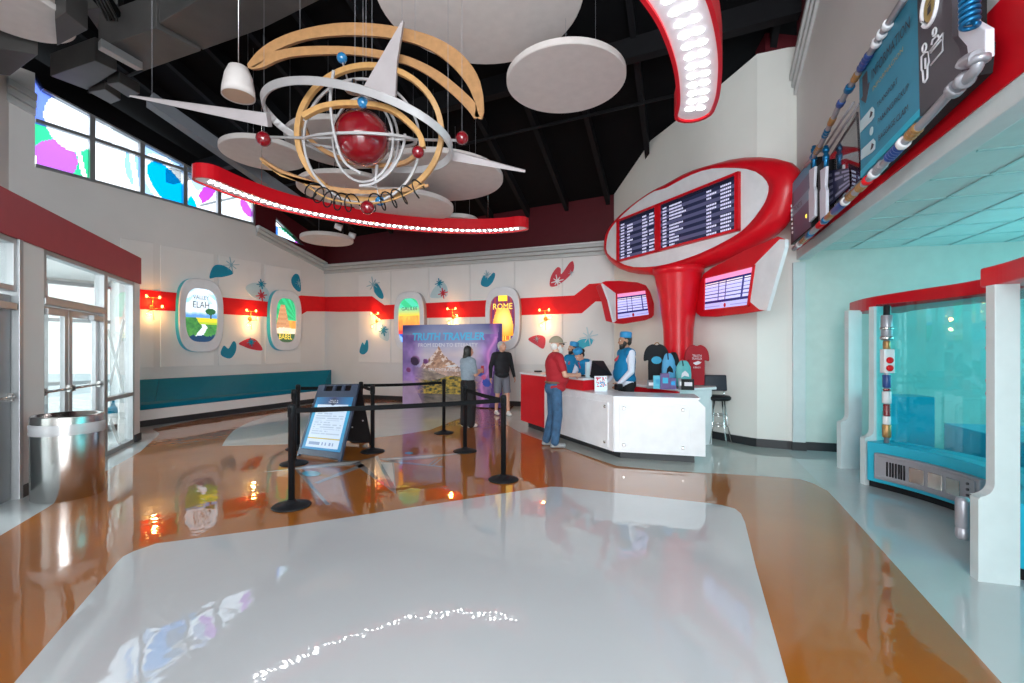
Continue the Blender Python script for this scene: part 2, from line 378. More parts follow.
# --- floor: coats laid next to each other
def zone(name, pxs, m, z, holes=None):
    pts = [onz(x, y, 0) for x, y in pxs]
    pts = [Vector((p.x, p.y, z)) for p in pts]
    return struct(MB().prism(pts, (0, 0, -0.0012)).build(name, m))
struct(MB().box((-2, 5, -0.1), (26, 26, 0.2)).build('floor', M['fblue']))
zone('floor', [(513, 406.5), (500, 421), (521, 433), (566, 449), (616.6, 466), (674, 471.5), (705, 473), (807, 480), (827, 491), (787, 450.5), (757, 447), (640, 425), (600, 404)], M['fpale'], 0.0012)
zone('floor', [(-60, 575), (0, 536), (47, 508), (80, 486), (140, 452), (160, 434), (152.5, 429), (200, 419.5), (320, 403.5), (364, 399), (514, 406), (500, 421), (521, 433), (566, 449), (616.6, 466), (674, 471.5), (705, 473), (760, 476), (800, 479.3), (812, 483), (827.5, 491), (840, 504), (1001.5, 683), (1080, 770), (1280, 990), (-420, 990), (-420, 810)], M['forange'], 0.0024)
zone('floor', [(x, y) for x, y in [(222, 446), (226, 439), (233, 431), (247, 423), (270, 415.5), (300, 410.5), (335, 406), (390, 402.5), (450, 404), (480, 408), (470, 414), (456, 420), (430, 430), (400, 435), (360, 439.5), (300, 444)]], M['fpale'], 0.0036)
zone('floor', [(-206, 940), (14.6, 683), (117, 563), (123, 557), (133, 552), (156, 544), (293, 526), (488, 496), (538, 488.5), (551, 487), (566, 487.5), (577, 489), (705, 503), (722, 505.5), (735, 509), (741, 514), (745, 523), (756, 568), (788, 683), (858, 940)], M['fwhite'], 0.0036)
# star medallion inlaid in the amber coat
sm = MB()
M['inlay1'] = floor_mat('inlay_white', (0.55, 0.53, 0.50), .02, .5); M['inlay2'] = floor_mat('inlay_grey', (0.24, 0.22, 0.21), .02, .5)
M['inlay3'] = floor_mat('inlay_blue', (0.06, 0.38, 0.55), .02, .5); M['inlay4'] = floor_mat('inlay_tan', (0.50, 0.33, 0.21), .02, .5)
def inl(pxs, mi, z=0.0042):
    pts = [onz(x, y, 0) for x, y in pxs]; sm.prism([Vector((p.x, p.y, z)) for p in pts], (0, 0, -0.0012), mi)
inl([(352, 463), (378, 456), (396, 494.5)], 1); inl([(360, 462), (375, 457.5), (391, 489)], 3, .0048); inl([(379, 462), (394, 462.5), (396, 494)], 1, .0046); inl([(381, 463), (392, 463), (395, 487)], 0, .0052)
inl([(262, 472.5), (340, 461.5), (366, 460.5), (352, 465.5)], 1); inl([(268, 471.8), (338, 463), (360, 461.5), (350, 464.5)], 0, .0048)
inl([(378, 459), (420, 455.5), (466, 453), (430, 458.5), (390, 462)], 1); inl([(384, 459.5), (420, 456.5), (458, 453.8), (425, 457.8)], 0, .0048)
inl([(392, 460.5), (444, 466.8), (443, 467.6), (388, 462.6)], 1); inl([(314, 483), (362, 464), (368, 465), (318, 484)], 1); inl([(330, 458), (352, 462), (350, 463), (328, 459)], 1)
inl([(311+10.5*math.cos(t*.3927), 474+3.1*math.sin(t*.3927)) for t in range(16)], 1); inl([(311+9*math.cos(t*.3927), 474+2.5*math.sin(t*.3927)) for t in range(16)], 2, .0048)
inl([(409+4.5*math.cos(t*.7854), 453.3+1.1*math.sin(t*.7854)) for t in range(8)], 2)
inl([(428, 465), (437, 458.5), (438.5, 458.6), (430, 465.2)], 1); inl([(432, 465.4), (442, 458), (443.5, 458), (434, 465.6)], 1)
inl([(299, 470), (330, 505), (326, 505.5), (296, 471)], 1)
struct(sm.build('floor', [M['inlay1'], M['inlay2'], M['inlay3'], M['inlay4']]))
struct(MB().box((-14, 5, -0.35), (60, 60, 0.2)).build('ground', mat('outside_paving', (0.62, 0.62, 0.60), 0.8)))

# --- bench wall with the clerestory cut out of it
s8, s35, s256, s325 = S(WB, 8), S(WB, 35), S(WB, 256), S(WB, 325)
wb_low = [(s8-1.2, 2.95), (S(WB, 117), 2.95), (S(WB, 117), 0), (s325+.1, 0), (s325+.1, WB.hit(325, 264).z), (WB.sz(257, 227)), (WB.sz(253, 225)), (WB.sz(184, 206)), (WB.sz(91, 181.5)), (WB.sz(35, 167)), (s8-1.2, WB.sz(35, 167)[1])]
wpoly('wall_left', WB, wb_low, M['white'])
z35 = WB.sz(35, 167)[1]; zt = WB.sz(35, 73)[1]
wpoly('wall_left', WB, [(s8-1.2, z35), (s35, z35), (s35, zt), (s8-1.2, zt)], M['white'])
rake = [WB.sz(35, 73), WB.sz(44, 88), WB.sz(194, 168), WB.sz(256, 203)]
wpoly('wall_left', WB, [(s8-1.2, zt)]+[rake[0]]+rake[1:]+[(s256, top(WB, s256)), (s8-1.2, top(WB, s8))], M['black'])
w2 = [WB.sz(276, 217), WB.sz(276, 234.5), WB.sz(306, 246.5)]
aA, aB = w2[0][0], w2[2][0]; zlow = lambda a: WB.hit(257, 227).z+(WB.hit(325, 264).z-WB.hit(257, 227).z)*(a-S(WB, 257))/(s325-S(WB, 257))
wpoly('wall_left', WB, [(s256, zlow(s256)), (aA, zlow(aA)), (aA, top(WB, aA)), (s256, top(WB, s256))], M['maroon'])
wpoly('wall_left', WB, [(aA, zlow(aA)), (s325+.1, zlow(s325)), (s325+.1, top(WB, s325)), (aA, top(WB, aA)), w2[0], w2[2], w2[1]], M['maroon'])
def strip(mb, pl, p0, p1, wz, proj):     # band of three stepped fillets along a wall
    for k in range(3):
        z0 = -wz*k/3; z1 = -wz*(k+1)/3+.012; c = proj*(1-.28*k)
        mb.prism([pl.pt(p0[0], p0[1]+z1, 0), pl.pt(p0[0], p0[1]+z0, 0), pl.pt(p1[0], p1[1]+z0, 0), pl.pt(p1[0], p1[1]+z1, 0)], pl.n*c)
mb = MB(); strip(mb, WB, WB.sz(256, 225.5), (s325, WB.hit(325, 263).z), .30, .14); struct(mb.build('trim_1', M['crown'], bevel=.01))
mb = MB(); strip(mb, WB, WB.sz(6, 79), WB.sz(35, 96), .42, .14); struct(mb.build('trim_2', M['crown'], bevel=.01))
# --- far wall
zc0 = BW.hit(340, 264).z; zc1 = BW.hit(606, 243.5).z
struct(MB().pbox(BW, -.2, BW.len, 0, zc0, -.2, 0).build('wall_back', M['white']))
wpoly('wall_back', BW, [(-.2, zc0), (BW.len+.3, zc0), (BW.len+.3, top(BW, BW.len)), (-.2, top(BW, 0))], M['maroon'])
mb = MB(); strip(mb, BW, (0, zc0), (BW.len, zc1), .30, .14); struct(mb.build('trim_3', M['crown'], bevel=.01))
struct(MB().pbox(BW, 0, BW.len, 0, .13, 0, .02).build('baseboard_back', M['basebd']))
# --- drum wall (curved to the right) and its base
poly = catmull([(2.565, 11.44, 0), (3.02, 9.55, 0), (3.39, 7.98, 0), (3.85, 7.15, 0)], 10)+[Vector((4.21, 6.96, 0)), Vector((4.36, 6.9, 0))]
def zcream(p):
    px = CX+FPX*p.x/p.y
    T = [(600, 195), (628, 158), (667, 128), (712, 92), (757, 54), (790, 47), (900, 40)]
    for (a, b), (c, d) in zip(T, T[1:]):
        if px <= c: y = b+(d-b)*(px-a)/(c-a); return CH+(HY-y)/FPX*p.y
mb = MB(); pr = [Vector((2.49, 12.0, 0))]+poly
outs = [p+Vector((.28, .30, 0)) for p in pr]
rings = [[p, q, Vector((q.x, q.y, zcream(p))), Vector((p.x, p.y, zcream(p)))] for p, q in zip(pr, outs)]
mb.loft(rings, sm=False, caps=True); dm = mb.build('wall_drum', M['cream']); struct(dm)
mb = MB(); rings = [[p+Vector((-.02, -.02, 0)), p+Vector((.05, .05, 0)), p+Vector((.05, .05, .125)), p+Vector((-.02, -.02, .125))] for p in poly]; mb.loft(rings, sm=False); struct(mb.build('baseboard_drum', M['basebd']))
struct(MB().box((4.9, 7.6, 5.2), (1.5, .3, 3.6)).build('wall_back', M['maroon']))
# --- header wall over the gate room
RL = (RW.p-Vector((1.83, -.3, 0))).length
zr = lambda px, py: RW.hit(px, py).z
cA, cB = RW.sz(787, 115), RW.sz(814, 0); ck = (cB[1]-cA[1])/(cB[0]-cA[0])
aE = RL; crz = lambda a: min(cA[1]+ck*(a-cA[0]), 8.6)
wpoly('wall_right', RW, [(-.05, 3.02), (aE, 3.02), (aE, 8.6), ((8.6-cA[1])/ck+cA[0], 8.6), (-.05, crz(-.05))], M['white'])
wpoly('wall_right', RW, [(-.05, crz(-.05)), ((8.6-cA[1])/ck+cA[0], 8.6), (2.2, 10), (-.05, 8)], M['maroon'])
mb = MB(); strip(mb, RW, (-.05, crz(-.05)), ((8.6-cA[1])/ck+cA[0], 8.6), .34, .10); struct(mb.build('trim_4', M['crown'], bevel=.01))
struct(MB().pbox(RW, -.02, aE, 3.02, 3.54, 0, .010).build('trim_5', M['red']))
struct(MB().pbox(RW, -.05, aE, 2.88, 3.02, -.16, .004).build('beam', M['gatewhite'], bevel=.01))
struct(MB().box((4.355, 6.93, 1.42), (.17, .16, 2.84), -.34).build('column', M['gatewhite'], bevel=.006))
struct(MB().box((4.355, 6.93, .062), (.19, .18, .125), -.34).build('baseboard_column', M['basebd']))
# --- gate room: back wall, tile ceiling, right glazing
GB = Plane((4.38, 6.92), (7.3, 5.98))
struct(MB().pbox(GB, 0, GB.len, 0, 3.2, -.2, 0).build('wall_gate_back', M['tealwall']))
struct(MB().pbox(GB, 0, GB.len, 0, .125, 0, .02).build('baseboard_gate', M['basebd']))
cpts = [RW.pt(0, 2.99, -.25), RW.pt(aE, 2.99, -.25), Vector((7.3, -.6, 2.99)), Vector((7.3, 6.1, 2.99))]
struct(MB().prism(cpts, (0, 0, .15)).build('ceiling_gate', M['tile']))
mb = MB()
for k in range(-14, 16):                # T-bar grid
    a = GB.pt(k*.61, 0, 0); b = a+GB.n*9
    def clipseg(a, b):
        P = [(p.x, p.y) for p in cpts]; n = 60; ins = [i for i in range(n+1) if inpoly(a.x+(b.x-a.x)*i/n, a.y+(b.y-a.y)*i/n, P)]
        return (a.lerp(b, ins[0]/n), a.lerp(b, ins[-1]/n)) if len(ins) > 1 else None
    r = clipseg(a, b)
    if r: mb.sweep([Vector((p.x, p.y, 2.984)) for p in r], [(-.012, -.006), (.012, -.006), (.012, .006), (-.012, .006)])
    if k >= 0:
        a = GB.pt(-6, 0, k*.61); b = GB.pt(6, 0, k*.61); r = clipseg(a, b)
        if r: mb.sweep([Vector((p.x, p.y, 2.984)) for p in r], [(-.012, -.006), (.012, -.006), (.012, .006), (-.012, .006)])
struct(mb.build('trim_6', M['grid']))
mb = MB()
for k in range(7): mb.box((7.2, -.4+k*1.08, 1.5), (.10, .06, 3.0))
for z in (.06, 1.0, 2.3, 2.95): mb.box((7.2, 2.8, z), (.10, 6.6, .09))
wg = struct(mb.build('window_2', M['gatewhite'])); struct(MB().box((7.2, 2.8, 1.5), (.02, 6.5, 2.95)).build('pane', M['tealglass'], wg))
struct(MB().box((4.6, -.72, 1.6), (5.8, .15, 3.2)).build('wall_gate_near', M['tealwall']))
# --- entrance vestibule
z_r0, z_r1 = 2.63, 3.07
e = lambda px: S(WE, px)
sE = WE.len
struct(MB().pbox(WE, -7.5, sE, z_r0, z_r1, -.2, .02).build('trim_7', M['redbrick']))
mb = MB().pbox(WE, e(21), e(44), 0, z_r0, -.2, 0).pbox(WE, e(134.5), sE, 0, z_r0, -.2, 0).pbox(WE, -7.5, e(-60), 0, z_r0, -.2, 0)
struct(mb.build('wall_entrance', M['white']))
struct(MB().pbox(WE, e(21)-.01, e(44)+.01, 0, .12, 0, .02).pbox(WE, e(134.5)-.01, sE+.01, 0, .12, 0, .02).build('baseboard_entrance', M['basebd']))
mb = MB().prism([Vector((-6.29, 7.69, 0)), Vector((-6.47, 7.6, 0)), Vector((-8.6, 9.75, 0)), Vector((-8.5, 9.95, 0))], (0, 0, 3.07)); struct(mb.build('wall_vestibule_end', M['white']))
vb = [WE.pt(-7.4, 2.95, -.1), WE.pt(sE, 2.95, -.1), Vector((-8.5, 9.6, 2.95)), EX.pt(9.3, 2.95, -.05), EX.pt(-3, 2.95, -.05)]
struct(MB().prism(vb, (0, 0, .12)).build('ceiling_vestibule', M['white']))
struct(MB().pbox(EX, -5.2, 9.45, 2.9, 11, -.2, 0).build('wall_outer', M['white']))
mb = MB()
for k in range(14): mb.pbox(EX, -4.8+k*1.1, -4.8+k*1.1+.07, 0, 2.9, -.12, 0)
for z in (0, .9, 2.1, 2.84): mb.pbox(EX, -5, 9.45, z, z+.07, -.12, 0)
a_ = S(WB, 117)
for k in range(4): mb.pbox(WB, a_-.07-k*1.1, a_-k*1.1, 0, 2.95, -.14, -.02)
for z in (0, .8, 2.1, 2.86): mb.pbox(WB, a_-3.6, a_, z, z+.07, -.14, -.02)
wx = struct(mb.build('window_3', M['alu'])); struct(MB().pbox(WB, a_-3.6, a_, 0, 2.9, -.09, -.08).build('pane', M['clear'], wx)); struct(MB().pbox(EX, -5, 9.45, 0, 2.9, -.07, -.06).build('pane', M['clear'], wx))
def glazed(name, x0, x1, z0, z1, fw, inner=None, m='alu'):
    o = MB(); a0, a1 = e(x0), e(x1)
    o.pbox(WE, a0, a0+fw, z0, z1, -.11, .0).pbox(WE, a1-fw, a1, z0, z1, -.11, .0).pbox(WE, a0, a1, z0, z0+fw, -.11, .0).pbox(WE, a0, a1, z1-fw, z1, -.11, .0)
    if inner: o.pbox(WE, a0, a1, inner-fw/2, inner+fw/2, -.11, .0)
    r = struct(o.build(name, M[m], bevel=.004)); struct(MB().pbox(WE, a0+fw*.6, a1-fw*.6, z0+fw*.6, z1-fw*.6, -.06, -.05).build('pane', M['clear'], r)); return r
glazed('window_4', 44, 106, 2.06, 2.63, .055); glazed('window_5', 106, 134.5, 0, 2.63, .06, .80); glazed('window_6', -60, 17, 2.10, 2.63, .055)
mb = MB().pbox(WE, e(103), e(103)+.07, 0, 2.08, -.13, .015).pbox(WE, e(44), e(106), 2.02, 2.09, -.13, .015).pbox(WE, e(17), e(21), 0, 2.63, -.15, .02); struct(mb.build('trim_8', M['alu'], bevel=.004))
def leaf(name, x0, x1, m, hinge, glassy=True):
    a0, a1 = e(x0)+.008, e(x1)-.008; fw = .085
    if glassy:
        o = MB().pbox(WE, a0, a0+fw, .01, 2.01, -.09, -.04).pbox(WE, a1-fw, a1, .01, 2.01, -.09, -.04).pbox(WE, a0, a1, .01, .2, -.09, -.04).pbox(WE, a0, a1, 1.92, 2.01, -.09, -.04)
        r = struct(o.build(name, M[m], bevel=.004)); struct(MB().pbox(WE, a0+fw*.7, a1-fw*.7, .15, 1.95, -.07, -.06).build('pane', M['clear'], r))
    else:
        r = struct(MB().pbox(WE, a0, a1, .01, 2.06, -.09, -.04).build(name, M[m], bevel=.004))
    b = MB().tube([WE.pt(a0+.03, 1.04, 0), WE.pt(a1-.03, 1.04, 0)], .016).pbox(WE, a0+.03, a0+.06, 1.0, 1.08, -.05, .0).pbox(WE, a1-.06, a1-.03, 1.0, 1.08, -.05, .0)
    struct(b.build('push_bar', M['steel'], r))
    cl = MB().pbox(WE, (a1-.30) if hinge else a0+.02, (a1-.02) if hinge else a0+.30, 1.91, 1.98, -.04, .02); struct(cl.build('door_closer', M['alu'], r, bevel=.004)); return r
leaf('door_1', 44.5, 73, 'alu', False); leaf('door_2', 73, 102.5, 'alu', True); leaf('door_3', -14, 16.5, 'alud', True, False)
# frosted sweeps on the entrance glass
M['frost'] = mat('frosted_film', (0.8, 0.85, 0.86), 0.6, alpha=0.35)
mb = MB()
for pts in ([(110, 385), (118, 350), (124, 320)], [(108, 330), (116, 362), (124, 396)], [(110, 420), (120, 445)]):
    mb.sweep([WE.off(-.045).hit(*p) for p in catmull([(x, y, 0) for x, y in pts], 5) for p in [(p.x, p.y)]], [(-.045, 0), (.045, 0), (.045, .002), (-.045, .002)], up=WE.n)
struct(mb.build('trim_9', M['frost']))
# --- storefront behind the camera and closing walls
mb = MB()
for k in range(8): mb.box((-4.1+k*1.08, -4.6, 2.8), (.1, .12, 5.6))
for z in (.05, 2.4, 4.0, 5.6): mb.box((-.3, -4.6, z), (7.8, .12, .1))
ws = struct(mb.build('window_7', M['alu'])); struct(MB().box((-.3, -4.6, 2.8), (7.7, .02, 5.5)).build('pane', M['clear'], ws))
struct(MB().box((-.3, -4.6, 8.4), (8.6, .2, 5.6)).build('wall_front', M['white']))
struct(MB().prism([Vector((1.83, -.3, 0)), Vector((3.6, -4.6, 0)), Vector((3.8, -4.5, 0)), Vector((2.03, -.2, 0))], (0, 0, 10.5)).build('wall_right', M['white']))
# --- roof deck with joists and a girder
c = [(-3.75, -4.8), (8.6, -4.8), (8.6, 12), (2.8, 12), (-6.2, 15.35), (-10.25, 8.95)]
struct(MB().prism([Vector((x, y, zd(x, y)+.22)) for x, y in c], (0, 0, .15)).build('ceiling', M['black']))
jd = Vector((.395, 1, 0)); mb = MB()
def dz(p, d=0): return Vector((p.x, p.y, zd(p.x, p.y)+d))
for k in range(-9, 12):
    a = Vector((.3+k*1.15, 3.2, 0))-jd*.0; b = a+jd*10.5
    a = a-jd*2
    mb.sweep([dz(a, .1), dz(b, .1)], [(-.05, -.11), (.05, -.11), (.05, .11), (-.05, .11)])
struct(mb.build('ceiling_joist', M['beam']))
mb = MB()
for z, (x, y) in zip((5,), ((0, 8.4),)):
    a = Vector((-9, y+3.55, 0)); b = Vector((5.6, y-2.2, 0)); mb.sweep([dz(a, -.12), dz(b, -.12)], [(-.09, -.17), (.09, -.17), (.09, .17), (-.09, .17)])
for y in (3.6, 6.1, 9.6):
    a = Vector((-9, y+3.55, 0)); b = Vector((4.4, y-1.75, 0)); mb.tube([dz(a, -.05), dz(b, -.05)], .03)
struct(mb.build('ceiling_joist', M['beam']))
M['girder'] = mat('girder_grey', (0.13, 0.14, 0.16), .5)
ga, gb = onz(148, 102, 6.0), onz(262, 181, 5.0)
struct(MB().sweep([ga, gb, gb+(gb-ga)*.5], [(-.14, -.05), (.14, -.05), (.14, .16), (-.14, .16)]).build('roof_girder', M['girder']))

# --- clerestory windows: frames and coloured film
def proj(p): return (CX+FPX*p.x/p.y, HY-FPX*(p.z-CH)/p.y)
def ell(x, y, cx, cy, rx, ry, ang=0):
    t = math.radians(ang); dx, dy = x-cx, y-cy; a = dx*math.cos(t)+dy*math.sin(t); b = -dx*math.sin(t)+dy*math.cos(t); return (a/rx)**2+(b/ry)**2 < 1
def dseg(x, y, a, b):
    vx, vy = b[0]-a[0], b[1]-a[1]; t = max(0, min(1, ((x-a[0])*vx+(y-a[1])*vy)/(vx*vx+vy*vy))); return math.hypot(x-a[0]-t*vx, y-a[1]-t*vy)
Wh = (.88, .92, .98)
def filmcol(x, y):
    if x < 91:
        if dseg(x, y, (78, 150), (86, 183)) < 2.2: return Wh
        if ell(x, y, 69, 124, 21, 31, -38): return (.74, .78, .86)
        if ell(x, y, 54, 160, 24, 20, 20): return (.36, .10, .62)
        return (.10, .16, .62) if y < 124+(x-35)*.3 else (.03, .42, .20)
    if x < 142:
        if dseg(x, y, (104, 118), (118, 150)) < 2.5 or dseg(x, y, (131, 150), (138, 195)) < 2.5: return Wh
        if y < 140+(x-91)*.36: return (.60, .62, .66) if ell(x, y, 100, 126, 12, 18) else (.46, .48, .52)
        return (.22, .42, .72) if ell(x, y, 140, 166, 15, 24, -8) else (.80, .83, .88)
    if x < 185:
        if ell(x, y, 168, 186, 30, 12.5, 52): return (.0, .28, .74)
        if ell(x, y, 168, 184, 36, 18, 52): return Wh
        return (.30, .46, .72)
    if x < 219:
        if dseg(x, y, (183, 172), (200, 205)) < 3: return Wh
        if ell(x, y, 192, 205, 5, 9, 0): return (.0, .35, .8)
        if ell(x, y, 207, 193, 13, 6, -48): return (.42, .05, .62)
        return (.36, .48, .72) if y < 190 and x < 205 else (.78, .82, .90)
    if x < 262: return (.45, .08, .62) if ell(x, y, 246, 208, 10, 4, 60) else Wh
    if dseg(x, y, (276, 222), (306, 246)) < 2.2: return (.02, .30, .15)
    return (.5, .1, .6) if x > 295 else ((.05, .18, .6) if dseg(x, y, (276, 222), (276, 240)) < 2 else (.6, .74, .9))
WF = WB.off(-.10)
op = [(33, 66), (36, 170), (253, 227.5), (258, 227.5), (258, 199), (192, 163)]
a0, a1 = WF.sz(33, 100)[0], WF.sz(258, 200)[0]; zb, zt2 = 4.3, 7.3
fr = lambda a, b, c=0: WF.pt(a0+a, zb+b, c)
def ins(u, v): p = fr(u*(a1-a0), v*(zt2-zb)); x, y = proj(p); return inpoly(x, y, op)
def fcol(u, v): p = fr(u*(a1-a0), v*(zt2-zb)); return filmcol(*proj(p))
# frame as the parent of the film
mb = MB()
for px in (35, 91.5, 141.5, 184.5, 218.5, 253.5):
    a = WF.sz(px, 150)[0]; zlo = WF.sz(px, [167, 181.5, 195, 206, 215.5, 225][[35, 91.5, 141.5, 184.5, 218.5, 253.5].index(px)])[1]; zhi = WF.sz(px, 73 if px == 35 else 88+(px-44)*.533)[1]
    if px != 35: mb.pbox(WF, a-.045, a+.045, zlo-.05, zhi, -.05, .06)
for p, q in (((35, 120.5), (91, 138.5)), ((91, 138.5), (141, 155.5)), ((141, 155.5), (184, 170)), ((184, 170), (210, 178))):
    A = WF.sz(*p); B = WF.sz(*q); mb.prism([WF.pt(A[0], A[1]-.035, -.04), WF.pt(B[0], B[1]-.035, -.04), WF.pt(B[0], B[1]+.035, -.04), WF.pt(A[0], A[1]+.035, -.04)], WF.n*.09)
for p, q, d in (((42, 86.5), (256, 201), -.09), ((35, 168.5), (256, 227), .0)):
    A = WF.sz(*p); B = WF.sz(*q); mb.prism([WF.pt(A[0], A[1]+d, -.05), WF.pt(B[0], B[1]+d, -.05), WF.pt(B[0], B[1]+d+.09, -.05), WF.pt(A[0], A[1]+d+.09, -.05)], WF.n*(.13 if d else .10))
wf = struct(mb.build('window_1', M['alu']))
struct(paint('pane', fr, a1-a0, zt2-zb, 190, 90, fcol, M['film'], wf, ins))
op2 = [(274, 214), (274, 237), (309, 250)]
b0, b1 = WF.sz(273, 230)[0], WF.sz(310, 230)[0]
fr2 = lambda a, b, c=0: WF.pt(b0+a, 4.2+b, c)
w8 = MB(); A = WF.sz(276, 218); B = WF.sz(306, 246)
w8.prism([WF.pt(A[0], A[1], -.03), WF.pt(B[0], B[1], -.03), WF.pt(B[0], B[1]-.07, -.03), WF.pt(A[0], A[1]-.07, -.03)], WF.n*.08); w8 = struct(w8.build('window_8', M['alu']))
def ins2(u, v): x, y = proj(fr2(u*(b1-b0), v*1.0)); return inpoly(x, y, op2)
struct(paint('pane', fr2, b1-b0, 1.0, 40, 26, lambda u, v: filmcol(*proj(fr2(u*(b1-b0), v*1.0))), M['film'], w8, ins2))
# ================================================================== ceiling: ducts, discs, curved lights, pendants
def slab(name, pxs, z, h, m, label, cat='duct', group=None, parent=None):
    mb = MB().prism([onz(x, y, z) for x, y in pxs], (0, 0, h)); o = mb.build(name, m, parent, bevel=.01)
    if label: tag(o, label, cat, group)
    return o
slab('air_duct', [(98, 48), (156, 28), (201, 51), (144, 71)], 6.0, .5, M['duct'], 'wide grey rectangular duct section left of the cone pendant')
slab('air_duct', [(159, 23), (205, -4), (300, -40), (330, -5), (262, 29), (203, 50)], 6.05, .5, M['duct'], 'large flat brown-grey duct running above the cone pendant')
slab('air_duct', [(50, 76), (95, 60.5), (117, 71), (87, 90)], 6.35, .4, M['duct'], 'grey duct panel lit above the tall left end of the coloured window')
slab('air_duct', [(55, 20), (66, 12), (88, 30), (57, 46)], 6.0, .4, M['duct'], 'small grey duct panel right beside the top left ceiling disc')
slab('air_duct', [(-20, 45), (38, 55), (10, 76), (-40, 70)], 6.0, .4, M['duct'], 'dark grey duct panel below the top left ceiling disc')
slab('duct_damper', [(88, 92), (105, 89), (121, 100), (111, 104)], 6.3, .15, M['duct'], 'small grey damper box just above the coloured window mullion', 'duct')
slab('duct_damper', [(107, 84), (119, 82), (140, 94), (129, 98)], 6.3, .2, M['duct'], 'narrow grey damper box right of the small one above the window', 'duct')
slab('air_duct', [(98, 50), (101, 46), (143, 70), (137, 71)], 5.86, .12, M['alu'], 'thin grey duct flange under the wide duct')
slab('air_duct', [(84, 10), (118, 4), (124, 26), (103, 37)], 6.6, .4, M['duct'], 'grey box duct between the grille and the left disc')
slab('air_duct', [(156, 20), (185, 5), (195, -8), (150, -10)], 6.5, .4, M['duct'], 'dark plenum box behind the large flat duct')
vr = thing('ceiling_grille', 'slatted grey ceiling grille at the top left among the ducts', 'vent', onz(108, 10, 6.3))
slab('frame', [(92, 0), (106, -6), (124, 22), (112, 23)], 6.34, .08, M['black'], None, parent=vr)
for k in range(4):
    x = 95+k*3.4; slab('slat', [(x, 0), (x+1.5, 0), (x+13, 22), (x+11.5, 22)], 6.28, .06, M['duct'], None, parent=vr)
# --- acoustic discs, each with its cables
def disc(px, py, wpx, Y, label, th=.09, mtop=None):
    r = wpx/2*Y/FPX; p = at(px, py, Y)
    t = thing('ceiling_disc', label, 'ceiling disc', p, 'round acoustic discs hung from the ceiling')
    MB().lathe([(0, 0), (r-.012, 0), (r, .012), (r, th-.01), (r-.01, th), (0, th)], p, 56, sm=False).build('panel', M['disc'], t)
    for k in range(3):
        q = p+Vector((r*.6*math.cos(2.1*k+.4), r*.6*math.sin(2.1*k+.4), th)); MB().cyl(q, (q.x, q.y, max(zd(q.x, q.y)+.1, q.z+.1)), .002, n=6).build('cable', M['greyp'], t)
disc(480, 0, 206, 5.6, 'largest white ceiling disc at the top centre', .10)
disc(565.5, 83, 118, 6.4, 'white ceiling disc with its pale rim showing right of the sculpture')
disc(10, 12, 96, 6.2, 'white ceiling disc in the top left corner of the room')
disc(48, -2, 50, 6.8, 'small white ceiling disc tucked behind the top left corner disc')
disc(264, 156, 78, 8.2, 'white ceiling disc behind the left red ball of the sculpture')
disc(345, 147, 110, 8.8, 'white ceiling disc directly behind the big red globe', .1)
disc(439, 180, 128, 8.2, 'wide white ceiling disc lower right of the red globe')
disc(350, 192, 98, 9.2, 'white ceiling disc below the globe behind the wooden rings')
disc(404, 209, 98, 8.7, 'white ceiling disc partly hidden by the long curved red light')
disc(458, 223, 40, 10, 'small white ceiling disc just above the right half of the curved light')
disc(327, 241, 50, 11, 'small low white ceiling disc near the far left corner')
